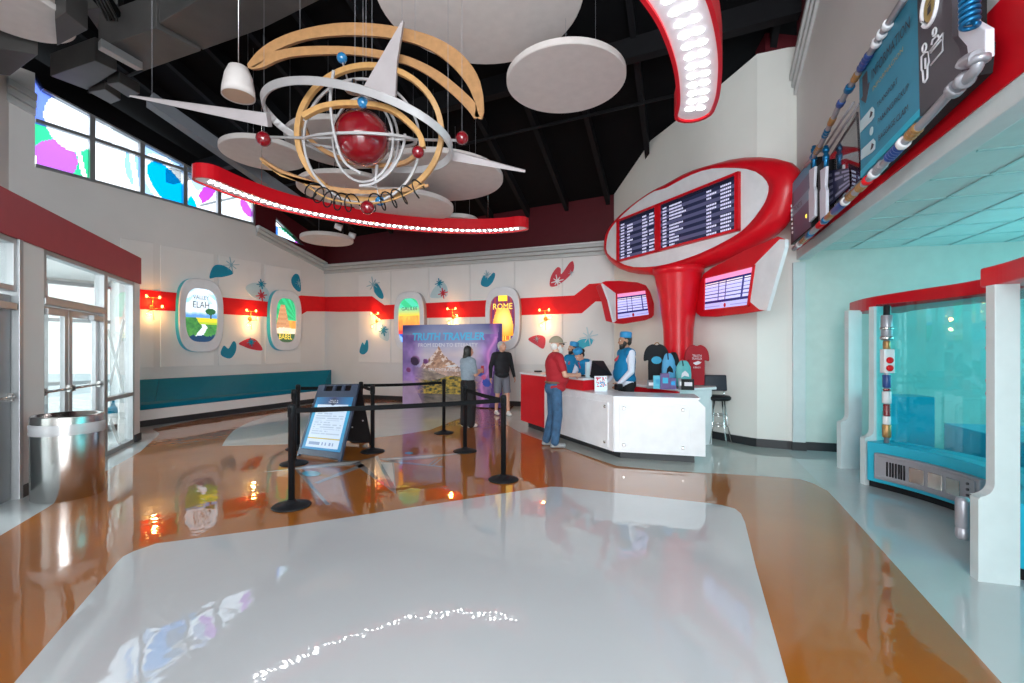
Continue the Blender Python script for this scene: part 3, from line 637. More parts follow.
# --- curved LED lights
def curved_light(label, pts, zb, wd, ht, nled, capsegs=6):
    path = catmull(pts, 8); p0 = path[0]
    t = thing('curved_light', label, 'hanging light', (path[len(path)//2].x, path[len(path)//2].y, zb))
    # rounded plan outline
    def outline(hw, ins=0.0):
        L, R = [], []
        for i, p in enumerate(path):
            d = (path[min(i+1, len(path)-1)]-path[max(i-1, 0)]).normalized(); n = Vector((-d.y, d.x, 0)); L.append(p+n*hw); R.append(p-n*hw)
        def endcap(c, frm, sgn):
            v = frm-c; return [c+Matrix.Rotation(sgn*math.pi*k/8, 3, 'Z')@v for k in range(1, 8)]
        return L+endcap(path[-1], L[-1], -1)+R[::-1]+endcap(path[0], R[0], -1)
    o1 = outline(wd/2); o2 = outline(wd/2-.035)
    mb = MB(); n = len(o1); up = Vector((0, 0, 1))
    mb.loft([[q+up*.03 for q in o2], [Vector(q) for q in o2], [Vector(q) for q in o1], [q+up*ht for q in o1]], closed=True, caps=False, sm=False)
    m2 = len(path)
    def capz(z): # quad strip top
        L = [o1[i]+up*z for i in range(m2)]; R = [o1[m2+7+m2-1-i]+up*z for i in range(m2)]
        mb.loft([[a, b] for a, b in zip(L, R)], closed=False, caps=False, sm=False)
    capz(ht); body = mb.build('housing', M['red'], t)
    d = MB(); q = outline(wd/2-.034); L = [q[i]+up*.022 for i in range(m2)]; R = [q[m2+7+m2-1-i]+up*.022 for i in range(m2)]
    for k, (a, b) in enumerate(zip(L, R)): pass
    d.loft([[a, b, b+up*.01, a+up*.01] for a, b in zip(L, R)], sm=False)
    for c0, v0 in ((path[0], L[0]), (path[-1], L[-1])):
        dirn = (path[0]-path[1]).normalized() if c0 is path[0] else (path[-1]-path[-2]).normalized()
        rr = (wd/2-.034); nn = Vector((-dirn.y, dirn.x, 0)); pts_ = [c0+nn*rr*math.cos(math.pi*k/10)+dirn*rr*math.sin(math.pi*k/10)+up*.022 for k in range(11)]
        d.prism(pts_, up*.01)
    d.build('diffuser', M['diff'], t)
    tot = sum((path[i+1]-path[i]).length for i in range(len(path)-1)); acc = 0; step = tot/nled; nxt = step/2
    for i in range(len(path)-1):
        s_ = (path[i+1]-path[i]).length
        while nxt <= acc+s_:
            f = (nxt-acc)/s_; c = path[i].lerp(path[i+1], f); dd = (path[i+1]-path[i]).normalized(); nn = Vector((-dd.y, dd.x, 0))
            if nled > 40: MB().ball(c+up*.016, (.055, .024, .008), 10, rot=Matrix((nn, dd, up)).transposed()).build('led', M['led'], t)
            else:
                for sgn in (-1, 1): MB().ball(c+nn*sgn*wd*.13+up*.016, (.046, .030, .010), 10, rot=Matrix((nn, dd, up)).transposed()).build('led', M['led'], t)
            nxt += step
        acc += s_
    for k in range(1, 5):
        q = path[int(k*(len(path)-1)/5)]+up*ht; MB().cyl(q, (q.x, q.y, zd(q.x, q.y)+.2), .004, n=6).build('cable', M['steel'], t)
zL = 4.02
curved_light('long curved red hanging light with a white LED strip underneath', [onz(x, y, zL) for x, y in [(208, 182), (241, 195), (285, 208.5), (340, 219.5), (385, 226), (430, 230), (475, 231.5), (505, 230.5), (519, 229)]], zL, .40, .21, 52)
curved_light('curved red hanging light overhead right with two rows of LEDs', [onz(x, y, zL) for x, y in [(694, 114), (698, 98), (697.5, 66), (690, 32), (676, 0)]]+[Vector((.80, 2.85, zL)), Vector((.35, 2.45, zL)), Vector((-.15, 2.1, zL))], zL, .40, .24, 23)
# --- pendants and small fixtures
def pendant(px, py, Y, h, r, label):
    p = at(px, py, Y); t = thing('cone_pendant', label, 'pendant lamp', p)
    MB().lathe([(r*.93, .015), (r, 0), (r*.97, h*.25), (r*.82, h*.7), (r*.6, h*.97), (r*.5, h), (r*.02, h*1.01)], p, 28).build('lamp_shade', M['disc'], t)
    MB().lathe([(r*.93, .01), (r*.88, h*.3), (0, h*.32)], p, 24).build('reflector', mat('warm_reflector', (.62, .42, .30), .6), t)
    MB().cyl(p+Vector((0, 0, h)), (p.x, p.y, zd(p.x, p.y)+.2), .006, n=6).build('rod', M['steel'], t)
pendant(238.5, 97, 5.6, .37, .185, 'white cone pendant lamp hanging left of the wooden crescent')
def track(px, py, Y, label):
    p = at(px, py, Y); t = thing('track_spotlight', label, 'spotlight', p)
    MB().cyl(p, p+Vector((.13, .04, -.05)), .055, .065, 12).build('lamp_head', M['whitegloss'], t); MB().cyl(p, (p.x, p.y, zd(p.x, p.y)+.1), .012, n=8).build('rod', M['blackp'], t)
track(335, 225.5, 9.5, 'white spotlight hanging under the curved light left of centre'); track(349, 234, 10.4, 'white spotlight just right of the low small disc')
# ================================================================== the orbit sculpture
YS = 5.5; K = YS/FPX
sc_c = at(362, 138, YS)
SC = thing('orbit_sculpture', 'hanging atom-like sculpture with red globe, wooden rings and silver orbits', 'sculpture', (sc_c.x, sc_c.y, sc_c.z-.95))
def P(px, py, dy=0.0): q = at(px, py, YS); return q+Vector((0, dy, 0))
def ringpts(c, a, b, sg=1, t0=0, t1=360, n=72):
    c = P(*c); A = Vector((a[0]*K, 0, -a[1]*K)); B = Vector((b[0]*K, 0, -b[1]*K)); R = A.length
    B.y = sg*math.sqrt(max(R*R-B.length**2, 0)); k = n if t1-t0 == 360 else n+1
    # keep the ring's picture shape while it tilts in depth
    out = []
    for i in range(k):
        t = math.radians(t0+(t1-t0)*i/n); d = A*math.cos(t)+B*math.sin(t); f = (YS+d.y*.55)/YS
        q = c+Vector((d.x, 0, d.z)); v = q-O; out.append(O+v*f)
    return out
def band(name, pts, w_, h_, m, closed=True, up=(0, 1, 0)):
    return MB().sweep(pts, [(-w_/2, -h_/2), (w_/2, -h_/2), (w_/2, h_/2), (-w_/2, h_/2)], up, closed, sm=False).build(name, M[m], SC, bevel=.004)
gl = MB().ball(sc_c, .325, 32).build('globe', M['redball'], SC)
band('wood_ring', ringpts((369.5, 133), (72, 0), (0, 67)), .065, .055, 'wood2', up=(0, 1, 0))
band('orbit_ring', ringpts((357, 125), (94, 29), (-9, 34), 1), .035, .085, 'silver', up=(0.0, -.55, .83))
band('cage_ring', ringpts((362, 141), (58, 3), (-1, 62), -1, n=60), .028, .03, 'silver')
band('cage_ring', ringpts((363, 140), (30, 2), (-1, 42), -1, n=60), .028, .03, 'silver')
band('cage_ring', ringpts((360, 141), (56, 1), (0, 8), 1, n=60), .028, .03, 'silver', up=(0, 0, 1))
band('cage_arc', [P(x, y, -.38) for x, y in [(p.x, p.y) for p in catmull([(346, 90, 0), (343, 118, 0), (347, 150, 0), (356, 175, 0), (371, 185.5, 0)], 6)]], .028, .03, 'silver', False)
band('cage_arc', [P(x, y, -.1) for x, y in [(p.x, p.y) for p in catmull([(407, 138, 0), (404, 155, 0), (393, 174, 0), (377, 186, 0), (362, 189, 0)], 6)]], .028, .03, 'silver', False)
band('cage_arc', [P(x, y, .2) for x, y in [(p.x, p.y) for p in catmull([(368, 92, 0), (385, 103, 0), (393, 122, 0), (393, 145, 0), (385, 163, 0), (368, 175, 0)], 6)]], .028, .03, 'silver', False)
MB().tube([P(264, 139, -.05), P(462, 138.5, .05)], .016, 8).build('axis_rod', M['silver'], SC)
for x, y, r, d, m in ((263.5, 139, 7.2, -.05, 'redball'), (462, 138, 6.5, .05, 'redball'), (418, 152, 6.2, -.4, 'redball'), (367.5, 207.5, 6.8, -.25, 'redball'), (342, 58, 5.2, 0, 'blueball'), (363, 102.5, 5.6, -.4, 'blueball'), (380, 201, 4.8, 0, 'blueball')):
    q = P(x, y); v = q-O; f = (YS+d)/YS; q = O+v*f; MB().ball(q, r*K*f, 18).build('red_ball' if m == 'redball' else 'blue_ball', M[m], SC)
band('wood_arc', [O+(P(x, y)-O)*(1-.07+.0*i) for i, (x, y) in enumerate([(p.x, p.y) for p in catmull([(303, 117, 0), (318, 109, 0), (334, 105, 0), (352, 104, 0), (375, 105.5, 0), (395, 112, 0), (414, 128, 0), (421, 138, 0), (423, 148, 0)], 5)])], .06, .07, 'wood2', False)
band('wood_arc', [O+(P(x, y)-O)*1.05 for x, y in [(p.x, p.y) for p in catmull([(303, 122, 0), (310, 139, 0), (328, 153, 0), (352, 162, 0), (380, 166, 0), (404, 163, 0), (416, 155, 0)], 5)]], .05, .06, 'wood', False)
def flat(name, pxs, dep, m, th=.05, curve=None):     # cut-out board, thickness into depth
    f = lambda x, y: O+(P(x, y)-O)*(1+dep)
    return MB().prism([f(x, y) for x, y in pxs], (0, .3*th, th)).build(name, M[m], SC, bevel=.003)
cr_o = [(p.x, p.y) for p in catmull([(247, 64, 0), (258, 50.5, 0), (275, 39, 0), (300, 29.5, 0), (335, 23, 0), (370, 23, 0), (405, 28, 0), (437, 38, 0), (462, 54, 0), (478, 76, 0), (483.5, 98, 0)], 5)]
cr_i = [(p.x, p.y) for p in catmull([(476, 105, 0), (468, 86, 0), (455, 69, 0), (437, 54, 0), (412, 42.5, 0), (380, 36.5, 0), (345, 35, 0), (312, 38, 0), (290, 44, 0), (272, 52, 0)], 5)]
in_o = [(p.x, p.y) for p in catmull([(272, 51.5, 0), (300, 46.5, 0), (345, 46, 0), (380, 50, 0), (410, 57, 0), (437, 70, 0), (458, 86, 0), (473, 100, 0), (476, 104, 0)], 5)]
in_i = [(p.x, p.y) for p in catmull([(474, 118, 0), (482, 118, 0)], 1)]
def crband(top_, bot_, n=40):   # board between two curves
    def rs(c, n):
        L = [0]
        for a, b in zip(c, c[1:]): L.append(L[-1]+math.hypot(b[0]-a[0], b[1]-a[1]))
        out = []
        for k in range(n+1):
            t = L[-1]*k/n; i = 0
            while i < len(L)-2 and L[i+1] < t: i += 1
            f = (t-L[i])/max(L[i+1]-L[i], 1e-6); out.append((c[i][0]+(c[i+1][0]-c[i][0])*f, c[i][1]+(c[i+1][1]-c[i][1])*f))
        return out
    a, b = rs(top_, n), rs(bot_, n); f = lambda q, d: O+(P(*q)-O)*1.0+Vector((0, d, d*.35))
    return MB().loft([[f(p, 0), f(q, 0), f(q, .07), f(p, .07)] for p, q in zip(a, b)], sm=False)
crband(cr_o+[(484, 115), (482, 119)], [(248, 68), (251, 69)]+[(260, 64), (266, 58)]+cr_i[::-1]+[(474, 117), (480, 119)]).build('wood_crescent', M['wood'], SC, bevel=.003)
inner_b = [(p.x, p.y) for p in catmull([(250, 69, 0), (262, 67.5, 0), (278, 60, 0), (300, 55.5, 0), (345, 54, 0), (380, 58, 0), (408, 65, 0), (432, 78, 0), (452, 94, 0), (467, 109, 0), (474, 118.5, 0)], 5)]
crband([(252, 66)]+[(262, 61), (268, 55)]+in_o+[(478, 112), (480, 117)], inner_b).build('wood_crescent', M['wood'], SC, bevel=.003)
lf_t = [(p.x, p.y) for p in catmull([(259.5, 157, 0), (275, 167, 0), (292, 174, 0), (310, 180, 0), (330, 186, 0), (352, 188.5, 0), (390, 189, 0), (428, 184, 0)], 5)]
lf_b = [(p.x, p.y) for p in catmull([(260, 160, 0), (274, 171, 0), (291, 179, 0), (308, 185.5, 0), (330, 191, 0), (352, 193.5, 0), (392, 193.5, 0), (428, 187, 0)], 5)]
crband(lf_t, lf_b).build('wood_fin', M['wood'], SC, bevel=.002)
crband([(262, 161), (280, 173), (305, 180), (325, 183)], [(262, 163), (280, 176), (305, 184), (325, 187)], 12).build('wood_fin', M['wood2'], SC)
# silver wings
wt = M['silver']; M['wing'] = mat('wing_silver_pink', (.46, .41, .42), .5)
def wing(pxs, dep, th, tip=None):
    f = lambda x, y: O+(P(x, y)-O)*(1+dep); a = [f(*q) for q in pxs]
    return MB().prism(a, th).build('wing', M['wing'], SC, bevel=.003)
wing([(266, 113), (268, 127), (128.5, 96.5), (130, 95)], -.02, (0, .10, .05)); wing([(449, 150), (447, 160), (525, 172.5), (525.5, 170.5)], .03, (0, .10, .05))
wing([(359, 94), (395, 100), (397, 60), (403.5, 20), (401, 22), (388, 44)], -.04, (0, .07, .02))
# springs
def spring(name, pts, turns, r):
    path = catmull([(x, y, 0) for x, y in pts], 10); n = turns*16; out = []
    for i in range(n+1):
        f = i/n*(len(path)-1); k = min(int(f), len(path)-2); c = path[k].lerp(path[k+1], f-k); d = (path[k+1]-path[k]).normalized()
        a = 2*math.pi*turns*i/n; q = P(c.x, c.y)-Vector((0, .2, 0)); nv = Vector((d.y, 0, d.x)); nv = Vector((-d.y, 0, -d.x))
        out.append(q+nv*r*math.sin(a)*1.0+Vector((0, r*math.cos(a), 0))+Vector((d.x, 0, -d.y))*r*.3*math.cos(a))
    return MB().tube(out, .0085, 6).build(name, M['blackp'], SC)
spring('spring', [(318, 195), (330, 202), (345, 207), (360, 208.5)], 5, .10); spring('spring', [(375, 208.5), (392, 206), (408, 201), (424, 192.5)], 5, .10)
MB().tube([P(x, y, -.2) for x, y in [(p.x, p.y) for p in catmull([(312, 190, 0), (330, 202, 0), (348, 207, 0), (368, 209, 0), (390, 207, 0), (410, 200, 0), (428, 190, 0)], 5)]], .012, 6).build('spring_rod', M['wood2'], SC)
MB().tube([P(342, 60), P(350, 88)], .010, 6).build('link_rod', M['silver'], SC); MB().tube([P(379, 200), P(375, 176)], .006, 6).build('link_rod', M['silver'], SC)
MB().lathe([(.10, -.02), (.12, 0), (.05, .05), (.03, .12)], P(354, 90), 14).build('hub', M['chrome'], SC)
MB().cyl(P(375, 188), P(377, 165), .02, n=8).lathe([(.12, 0), (.08, .03), (.02, .06)], P(369, 190), 14).build('hub', M['silver'], SC)
for x, y in ((355, 90), (366, 76), (402, 22), (152, 98), (264, 112), (264, 134), (462, 132), (372, 95), (363, 97), (448, 150), (415, 40), (300, 30)):
    q = P(x, y); MB().cyl(q, (q.x, q.y, zd(q.x, q.y)+.2), .0022, n=5).build('cable', M['greyp'], SC)
# ================================================================== wall panels, red band, cut-out decals
def panel(pl, x0, x1, yt0, yt1, zb, m='panel', c=.025, x0b=None):
    A, B = pl.sz(x0, yt0), pl.sz(x1, yt1)
    return struct(MB().prism([pl.pt(A[0], zb, 0), pl.pt(B[0], zb, 0), pl.pt(B[0], B[1], 0), pl.pt(A[0], A[1], 0)], pl.n*c).build('wall_panel', M[m], bevel=.008))
for x0, x1, a, b in ((120, 153.5, 238, 243), (160, 213.5, 245, 254), (218.4, 261, 255, 263), (264.7, 300, 264.5, 270.4)): panel(WB, x0, x1, a, b, 1.12)
for x0, x1, a, b in ((359, 390.7, 275, 271.8), (392, 429, 271.5, 267.8), (430.3, 470, 267.5, 265), (471.3, 514.5, 264.7, 261.7), (516, 562.3, 261.4, 258.2), (563.5, 612, 258, 254.6)): panel(BW, x0, x1, a, b, 1.14)
def decal(pl, pxs, m, name, label, cat, c0=.026, th=.012, smooth=True, group=None):
    P_ = [(p.x, p.y) for p in catmull([(x, y, 0) for x, y in pxs], 4, True)] if smooth else pxs
    pts = [pl.hit(x, y)+pl.n*c0 for x, y in P_]
    return tag(MB().prism(pts, pl.n*th).build(name, M[m]), label, cat, group)
o = MB().prism([WB.hit(x, y)+WB.n*.027 for x, y in [(120, 287.5), (270, 302), (290, 300), (300, 295.5), (326, 297), (326, 311.5), (306, 311.4), (300, 315), (290, 318), (270, 317), (120, 308)]], WB.n*.01).build('trim_10', M['redband']); struct(o)
o = MB().prism([BW.hit(x, y)+BW.n*.027 for x, y in [(325, 297), (372.8, 296.4), (385, 305.2), (424.8, 303.3), (484, 300.5), (520.5, 298.4), (574.6, 295.6), (589.4, 284.1), (612, 282.5), (612, 301.6), (595.7, 301.6), (582, 313.4), (520.5, 315.3), (483.6, 317), (424.8, 318), (381, 319.7), (371.4, 311.5), (340, 312), (325, 311.5)]], BW.n*.01).build('trim_11', M['redband']); struct(o)
def z2(x, y): return (130+x/3.415, 230+y/3.415)
def z3(x, y): return (340+x/3.657, 230+y/3.657)
G = 'cut-out leaf shapes on the walls'
decal(WB, [z2(*p) for p in ((270, 165), (275, 138), (290, 120), (322, 124), (350, 148), (318, 160), (290, 162))], 'tealdecal', 'wall_leaf', 'teal leaf cut-out high on the wall right of the first oval poster', 'wall decoration', group=G)
decal(WB, [z2(*p) for p in ((393, 195), (430, 180), (468, 205), (470, 240), (448, 240), (412, 225))], 'skydecal', 'wall_leaf', 'pale blue leaf cut-out behind a small red starburst, left wall', 'wall decoration', group=G)
decal(WB, [z2(*p) for p in ((549, 168), (562, 150), (576, 160), (581, 205), (570, 209), (553, 190))], 'tealdecal', 'wall_leaf', 'teal leaf cut-out above the second oval poster', 'wall decoration', group=G)
decal(WB, [z2(*p) for p in ((308, 425), (318, 395), (334, 405), (350, 380), (360, 390), (357, 418), (338, 439))], 'tealdecal', 'wall_leaf', 'teal two-lobed leaf cut-out low on the wall right of the first poster', 'wall decoration', group=G)
decal(WB, [z2(*p) for p in ((370, 387), (405, 370), (430, 377), (450, 410), (412, 407), (385, 397))], 'reddecal', 'wall_leaf', 'red leaf cut-out with a small blue star, low on the left wall', 'wall decoration', group=G)
decal(BW, [z3(*p) for p in ((128, 200), (138, 195), (160, 235), (158, 252), (142, 245), (126, 222))], 'tealdecal', 'wall_leaf', 'teal leaf cut-out on the far wall nearest the corner, above the red band', 'wall decoration', group=G)
decal(BW, [z3(*p) for p in ((332, 245), (345, 215), (372, 190), (392, 205), (396, 235), (385, 247), (355, 250))], 'skydecal', 'wall_leaf', 'pale blue leaf cut-out with a red starburst on the far wall', 'wall decoration', group=G)
decal(BW, [z3(*p) for p in ((517, 192), (528, 166), (543, 176), (562, 157), (569, 165), (560, 190), (542, 208), (522, 205))], 'tealdecal', 'wall_leaf', 'teal heart-shaped leaf cut-out left of the tall yellow poster', 'wall decoration', group=G)
decal(BW, [z3(*p) for p in ((769, 205), (774, 168), (795, 138), (808, 142), (811, 162), (840, 122), (854, 117), (855, 148), (830, 178), (795, 204))], 'reddecal', 'wall_leaf', 'large red two-lobed leaf cut-out high right of the tall yellow poster', 'wall decoration', group=G)
decal(BW, [z3(*p) for p in ((690, 400), (715, 386), (742, 387), (753, 402), (745, 434), (718, 420))], 'reddecal', 'wall_leaf', 'red pointed leaf cut-out behind the head of the capped visitor', 'wall decoration', group=G)
decal(BW, [z3(*p) for p in ((864, 455), (862, 420), (878, 402), (905, 397), (926, 398), (918, 422), (895, 430), (880, 455))], 'tealp', 'wall_leaf', 'bright blue leaf cut-out behind the heads of the two clerks', 'wall decoration', group=G)
decal(BW, [z3(*p) for p in ((74, 445), (84, 412), (92, 420), (100, 402), (105, 410), (104, 440), (88, 455))], 'tealdecal', 'wall_leaf', 'small teal leaf cut-out low on the far wall beside the corner', 'wall decoration', group=G)
decal(BW, [z3(*p) for p in ((146, 388), (150, 365), (168, 352), (180, 375), (178, 405), (160, 400))], 'skydecal', 'wall_leaf', 'faint pale blue leaf cut-out below the red band near the corner', 'wall decoration', group=G)
def star(pl, cx, cy, r, m, label, n=8, c0=.045, wd=.028):
    c = pl.hit(cx, cy)+pl.n*c0; R = (pl.hit(cx, cy-r)-pl.hit(cx, cy)).length; mb = MB()
    for k in range(n):
        a = 2*math.pi*k/n+.2; L = R*(1 if k % 2 == 0 else .72); d = pl.u*math.cos(a)+Vector((0, 0, 1))*math.sin(a); t = pl.u*-math.sin(a)+Vector((0, 0, 1))*math.cos(a)
        mb.prism([c-t*wd*R*1.6, c+d*L-t*wd*R, c+d*L+t*wd*R, c+t*wd*R*1.6], pl.n*.02)
    mb.cyl(c, c+pl.n*.03, R*.14, n=10)
    return tag(mb.build('wall_starburst', M[m]), label, 'wall decoration', 'starburst ornaments on the walls')
star(WB, *z2(342, 120), 8, 'greydecal', 'grey-blue starburst at the tip of the leaf right of the first poster')
star(WB, *z2(445, 185), 5, 'tealdecal', 'small teal starburst above the red starburst on the left wall', wd=.07)
star(WB, *z2(445, 224), 6, 'reddecal', 'small red starburst above the sconce between the oval posters', wd=.07)
star(WB, *z2(410, 383), 4.5, 'tealdecal', 'small teal starburst on the low red leaf', wd=.07)
star(WB, *z2(573, 182), 4, 'greydecal', 'tiny grey starburst on the teal leaf above the second poster')
star(BW, *z3(125, 200), 8, 'greydecal', 'grey-blue starburst on the far wall leaf nearest the corner')
star(BW, *z3(163, 367), 6, 'tealdecal', 'small teal starburst on the faint leaf near the corner', wd=.06)
star(BW, *z3(367, 195), 5, 'tealdecal', 'small teal starburst at the top of the pale leaf, far wall', wd=.07)
star(BW, *z3(380, 232), 5.5, 'reddecal', 'red starburst on the pale leaf, far wall', wd=.07)
star(BW, *z3(540, 165), 4.5, 'greydecal', 'small starburst at the notch of the heart-shaped teal leaf', wd=.06)
star(BW, *z3(797, 188), 6.5, 'whitegloss', 'white starburst on the large red two-lobed leaf', wd=.06)
star(BW, *z3(847, 158), 3, 'greydecal', 'tiny grey star at the right edge of the large red leaf')
star(BW, *z3(722, 398), 3.5, 'greydecal', 'tiny grey star on the red leaf behind the capped visitor')
star(BW, *z3(911, 390), 9.5, 'skydecal', 'large pale starburst above the heads of the two clerks', wd=.04)
# ================================================================== oval backlit posters
def superell(n, a, b, e=3.2): return [(a*abs(math.cos(t))**(2/e)*(1 if math.cos(t) >= 0 else -1), b*abs(math.sin(t))**(2/e)*(1 if math.sin(t) >= 0 else -1)) for t in [2*math.pi*(k+.5)/n for k in range(n)]]
def oval_poster(pl, xo0, xo1, yo0, yo1, xi0, xi1, yi0, yi1, fn, label, side='tealp', dep=.20):
    F = pl.off(dep); A = F.sz(xo0, (yo0+yo1)/2); B = F.sz(xo1, (yo0+yo1)/2); cx = (A[0]+B[0])/2; hw = (B[0]-A[0])/2; pm = (xo0+xo1)/2
    zt_, zb_ = F.hit(pm, yo0).z, F.hit(pm, yo1).z; cz = (zt_+zb_)/2; hh = (zt_-zb_)/2
    iw = (F.sz(xi1, 300)[0]-F.sz(xi0, 300)[0])/2; ih = (F.hit(pm, yi0).z-F.hit(pm, yi1).z)/2
    c = pl.pt(cx, zb_, 0); t = thing('window_poster', label, 'poster', c, 'backlit posters in aeroplane-window frames')
    N = 56; O1 = superell(N, hw, hh); I1 = superell(N, iw, ih)
    R = lambda pts, cc, k=1.0: [pl.pt(cx+a*k, cz+b*k, cc) for a, b in pts]
    MB().loft([R(O1, dep*.86), R(O1, dep-.012), R(O1, dep, .975), R(I1, dep, 1.0), R(I1, dep-.05, 1.0)], caps=False, sm=False).build('frame', M['whitegloss'], t)
    MB().loft([R(O1, 0, 1.0), R(O1, dep*.86, 1.0)], caps=False, sm=False).build('side_band', M[side], t)
    fr = lambda a, b, c_=0: pl.pt(cx-iw+a, cz-ih+b, dep-.05+c_)
    ins = lambda u, v: abs(2*u-1)**3.2+abs(2*v-1)**3.2 < 1.06
    p = paint('picture', fr, 2*iw, 2*ih, 46, 66, fn, M['poster'], t, ins)
    return t, fr, iw*2, ih*2
def f_elah(u, v):
    if v > .62:
        a = math.atan2(v-.98, u-.5); r = (math.sin(a*16) > .1)
        base = lerp((.75, .88, .98), (.20, .62, .85), abs(u-.5)*1.6) if r and v > .72 else (.80, .90, .98); return base
    if v > .46: return lerp((.55, .75, .95), (.12, .35, .75), max(0, (.52+.06*fbm(u*6, 2)-v)*18)) if v < .52+.06*fbm(u*6, 2) else (.82, .92, 1)
    cx = .35+.35*math.sin((v-.1)*7)+.1; wdt = .05+.28*(.46-v)
    if .34 < v < .46 and u > .3 and not abs(u-.2) < .1 and u > .45-.9*(v-.34): 
        return (.80, .72, .05) if v > .385 else (.45, .60, .05)
    if abs(u-(.62-1.1*abs(v-.28))) < wdt*.8: return (.82, .88, .95)
    return lerp((.01, .10, .05), (.12, .42, .08), fbm(u*9, v*14))
def f_elah2(u, v):
    if ell(u, v, .80, .58, .17, .06): return (.02, .13, .05)
    if abs(u-.80) < .018 and .44 < v < .57: return (.05, .06, .03)
    if v < .06+.1*fbm(u*7, 1): return (.01, .05, .12)
    return f_elah(u, v)
t, fr, w_, h_ = oval_poster(WB, 179, 223.8, 278.6, 351.9, 185.7, 218, 288, 341.4, f_elah2, 'oval backlit poster of a green river valley with VALLEY ELAH lettering')
text('lettering', 'VALLEY', lambda a, b, c=0: fr(w_*.25+a, h_*.80+b, c), w_*.5, h_*.075, M['txtd'], t); text('lettering', 'ELAH', lambda a, b, c=0: fr(w_*.25+a, h_*.64+b, c), w_*.5, h_*.12, M['txtd'], t)
def f_babel(u, v):
    if v > .30+.06*fbm(u*5, 3):
        hw = .10+.26*(1-(v-.3)/.55); k = (v*9) % 1
        if v < .85 and abs(u-.36) < hw: return lerp((.32, .12, .05), (.75, .42, .22), (.9 if (int(u*30)+int(v*20)) % 2 else .45)*(1-.3*k))
        if u > .62 and v < .5: return lerp((.6, .2, .05), (.95, .5, .1), fbm(u*8, v*8))
        a = math.sin(math.atan2(v-.5, u-1.1)*24); return (.02, .42, .16) if a > 0 else (.03, .55, .25)
    if v > .2: return lerp((.75, .62, .45), (.9, .8, .65), fbm(u*8, v*9))
    return (.04, .10, .05)
t, fr, w_, h_ = oval_poster(WB, 270.6, 302, 290, 350.6, 276.8, 297, 298, 342, f_babel, 'oval backlit poster of a stone tower under a green sky with BABEL lettering')
text('lettering', 'BABEL', lambda a, b, c=0: fr(w_*.18+a, h_*.07+b, c), w_*.64, h_*.13, M['txty'], t); text('lettering', 'TOWER', lambda a, b, c=0: fr(w_*.36+a, h_*.215+b, c), w_*.3, h_*.035, M['txty'], t)
def f_gal(u, v):
    if v > .80: return (.04, .50, .22) if math.sin(u*9+v*20) > 0 else (.08, .62, .40)
    if v > .62: return lerp((.75, .60, .05), (.10, .60, .40), (v-.62)/.2)
    if v > .30: return lerp((.85, .18, .05), (.85, .50, .08), (v-.3)/.3*fbm(u*6, v*5)*1.6)
    if v > .22: return (.75, .06, .06)
    return (.03, .12, .55) if math.sin(u*12+v*26) > -.2 else (.25, .5, .9)
t, fr, w_, h_ = oval_poster(BW, 393.7, 423.7, 291.4, 351, 397.2, 419.3, 299, 345, f_gal, 'oval backlit poster in green and orange with GALILEE lettering', 'greyp')
text('lettering', 'GALILEE', lambda a, b, c=0: fr(w_*.14+a, h_*.74+b, c), w_*.72, h_*.075, M['txtd'], t)
def f_rome(u, v):
    if v > .88 and abs(u-.5) < .18: return (1, .75, .05)
    if abs(u-.5) < .20+.22*math.sin(max(0, min(1, (.75-v)*2))*1.57) and .12 < v < .72:
        return lerp((.90, .35, .02), (1, .85, .25), max(0, 1-ell_d(u, v)))
    if v < .14 and .3 < u < .75: return (.85, .18, .03)
    return lerp((.10, .015, .10), (.30, .03, .03), (math.sin(u*40)*.5+.5)) if v > .3 else (.12, .03, .16)
def ell_d(u, v): return math.hypot((u-.55)*2.2, (v-.45)*2.6)
t, fr, w_, h_ = oval_poster(BW, 485, 519.5, 286.7, 350, 488.6, 514, 294.8, 341, f_rome, 'oval backlit poster in purple and glowing yellow with ROME lettering', 'greyp')
text('lettering', 'ROME', lambda a, b, c=0: fr(w_*.12+a, h_*.70+b, c), w_*.76, h_*.13, M['txty'], t); text('lettering', 'ILI', lambda a, b, c=0: fr(w_*.50+a, h_*.02+b, c), w_*.3, h_*.10, M['txty'], t)
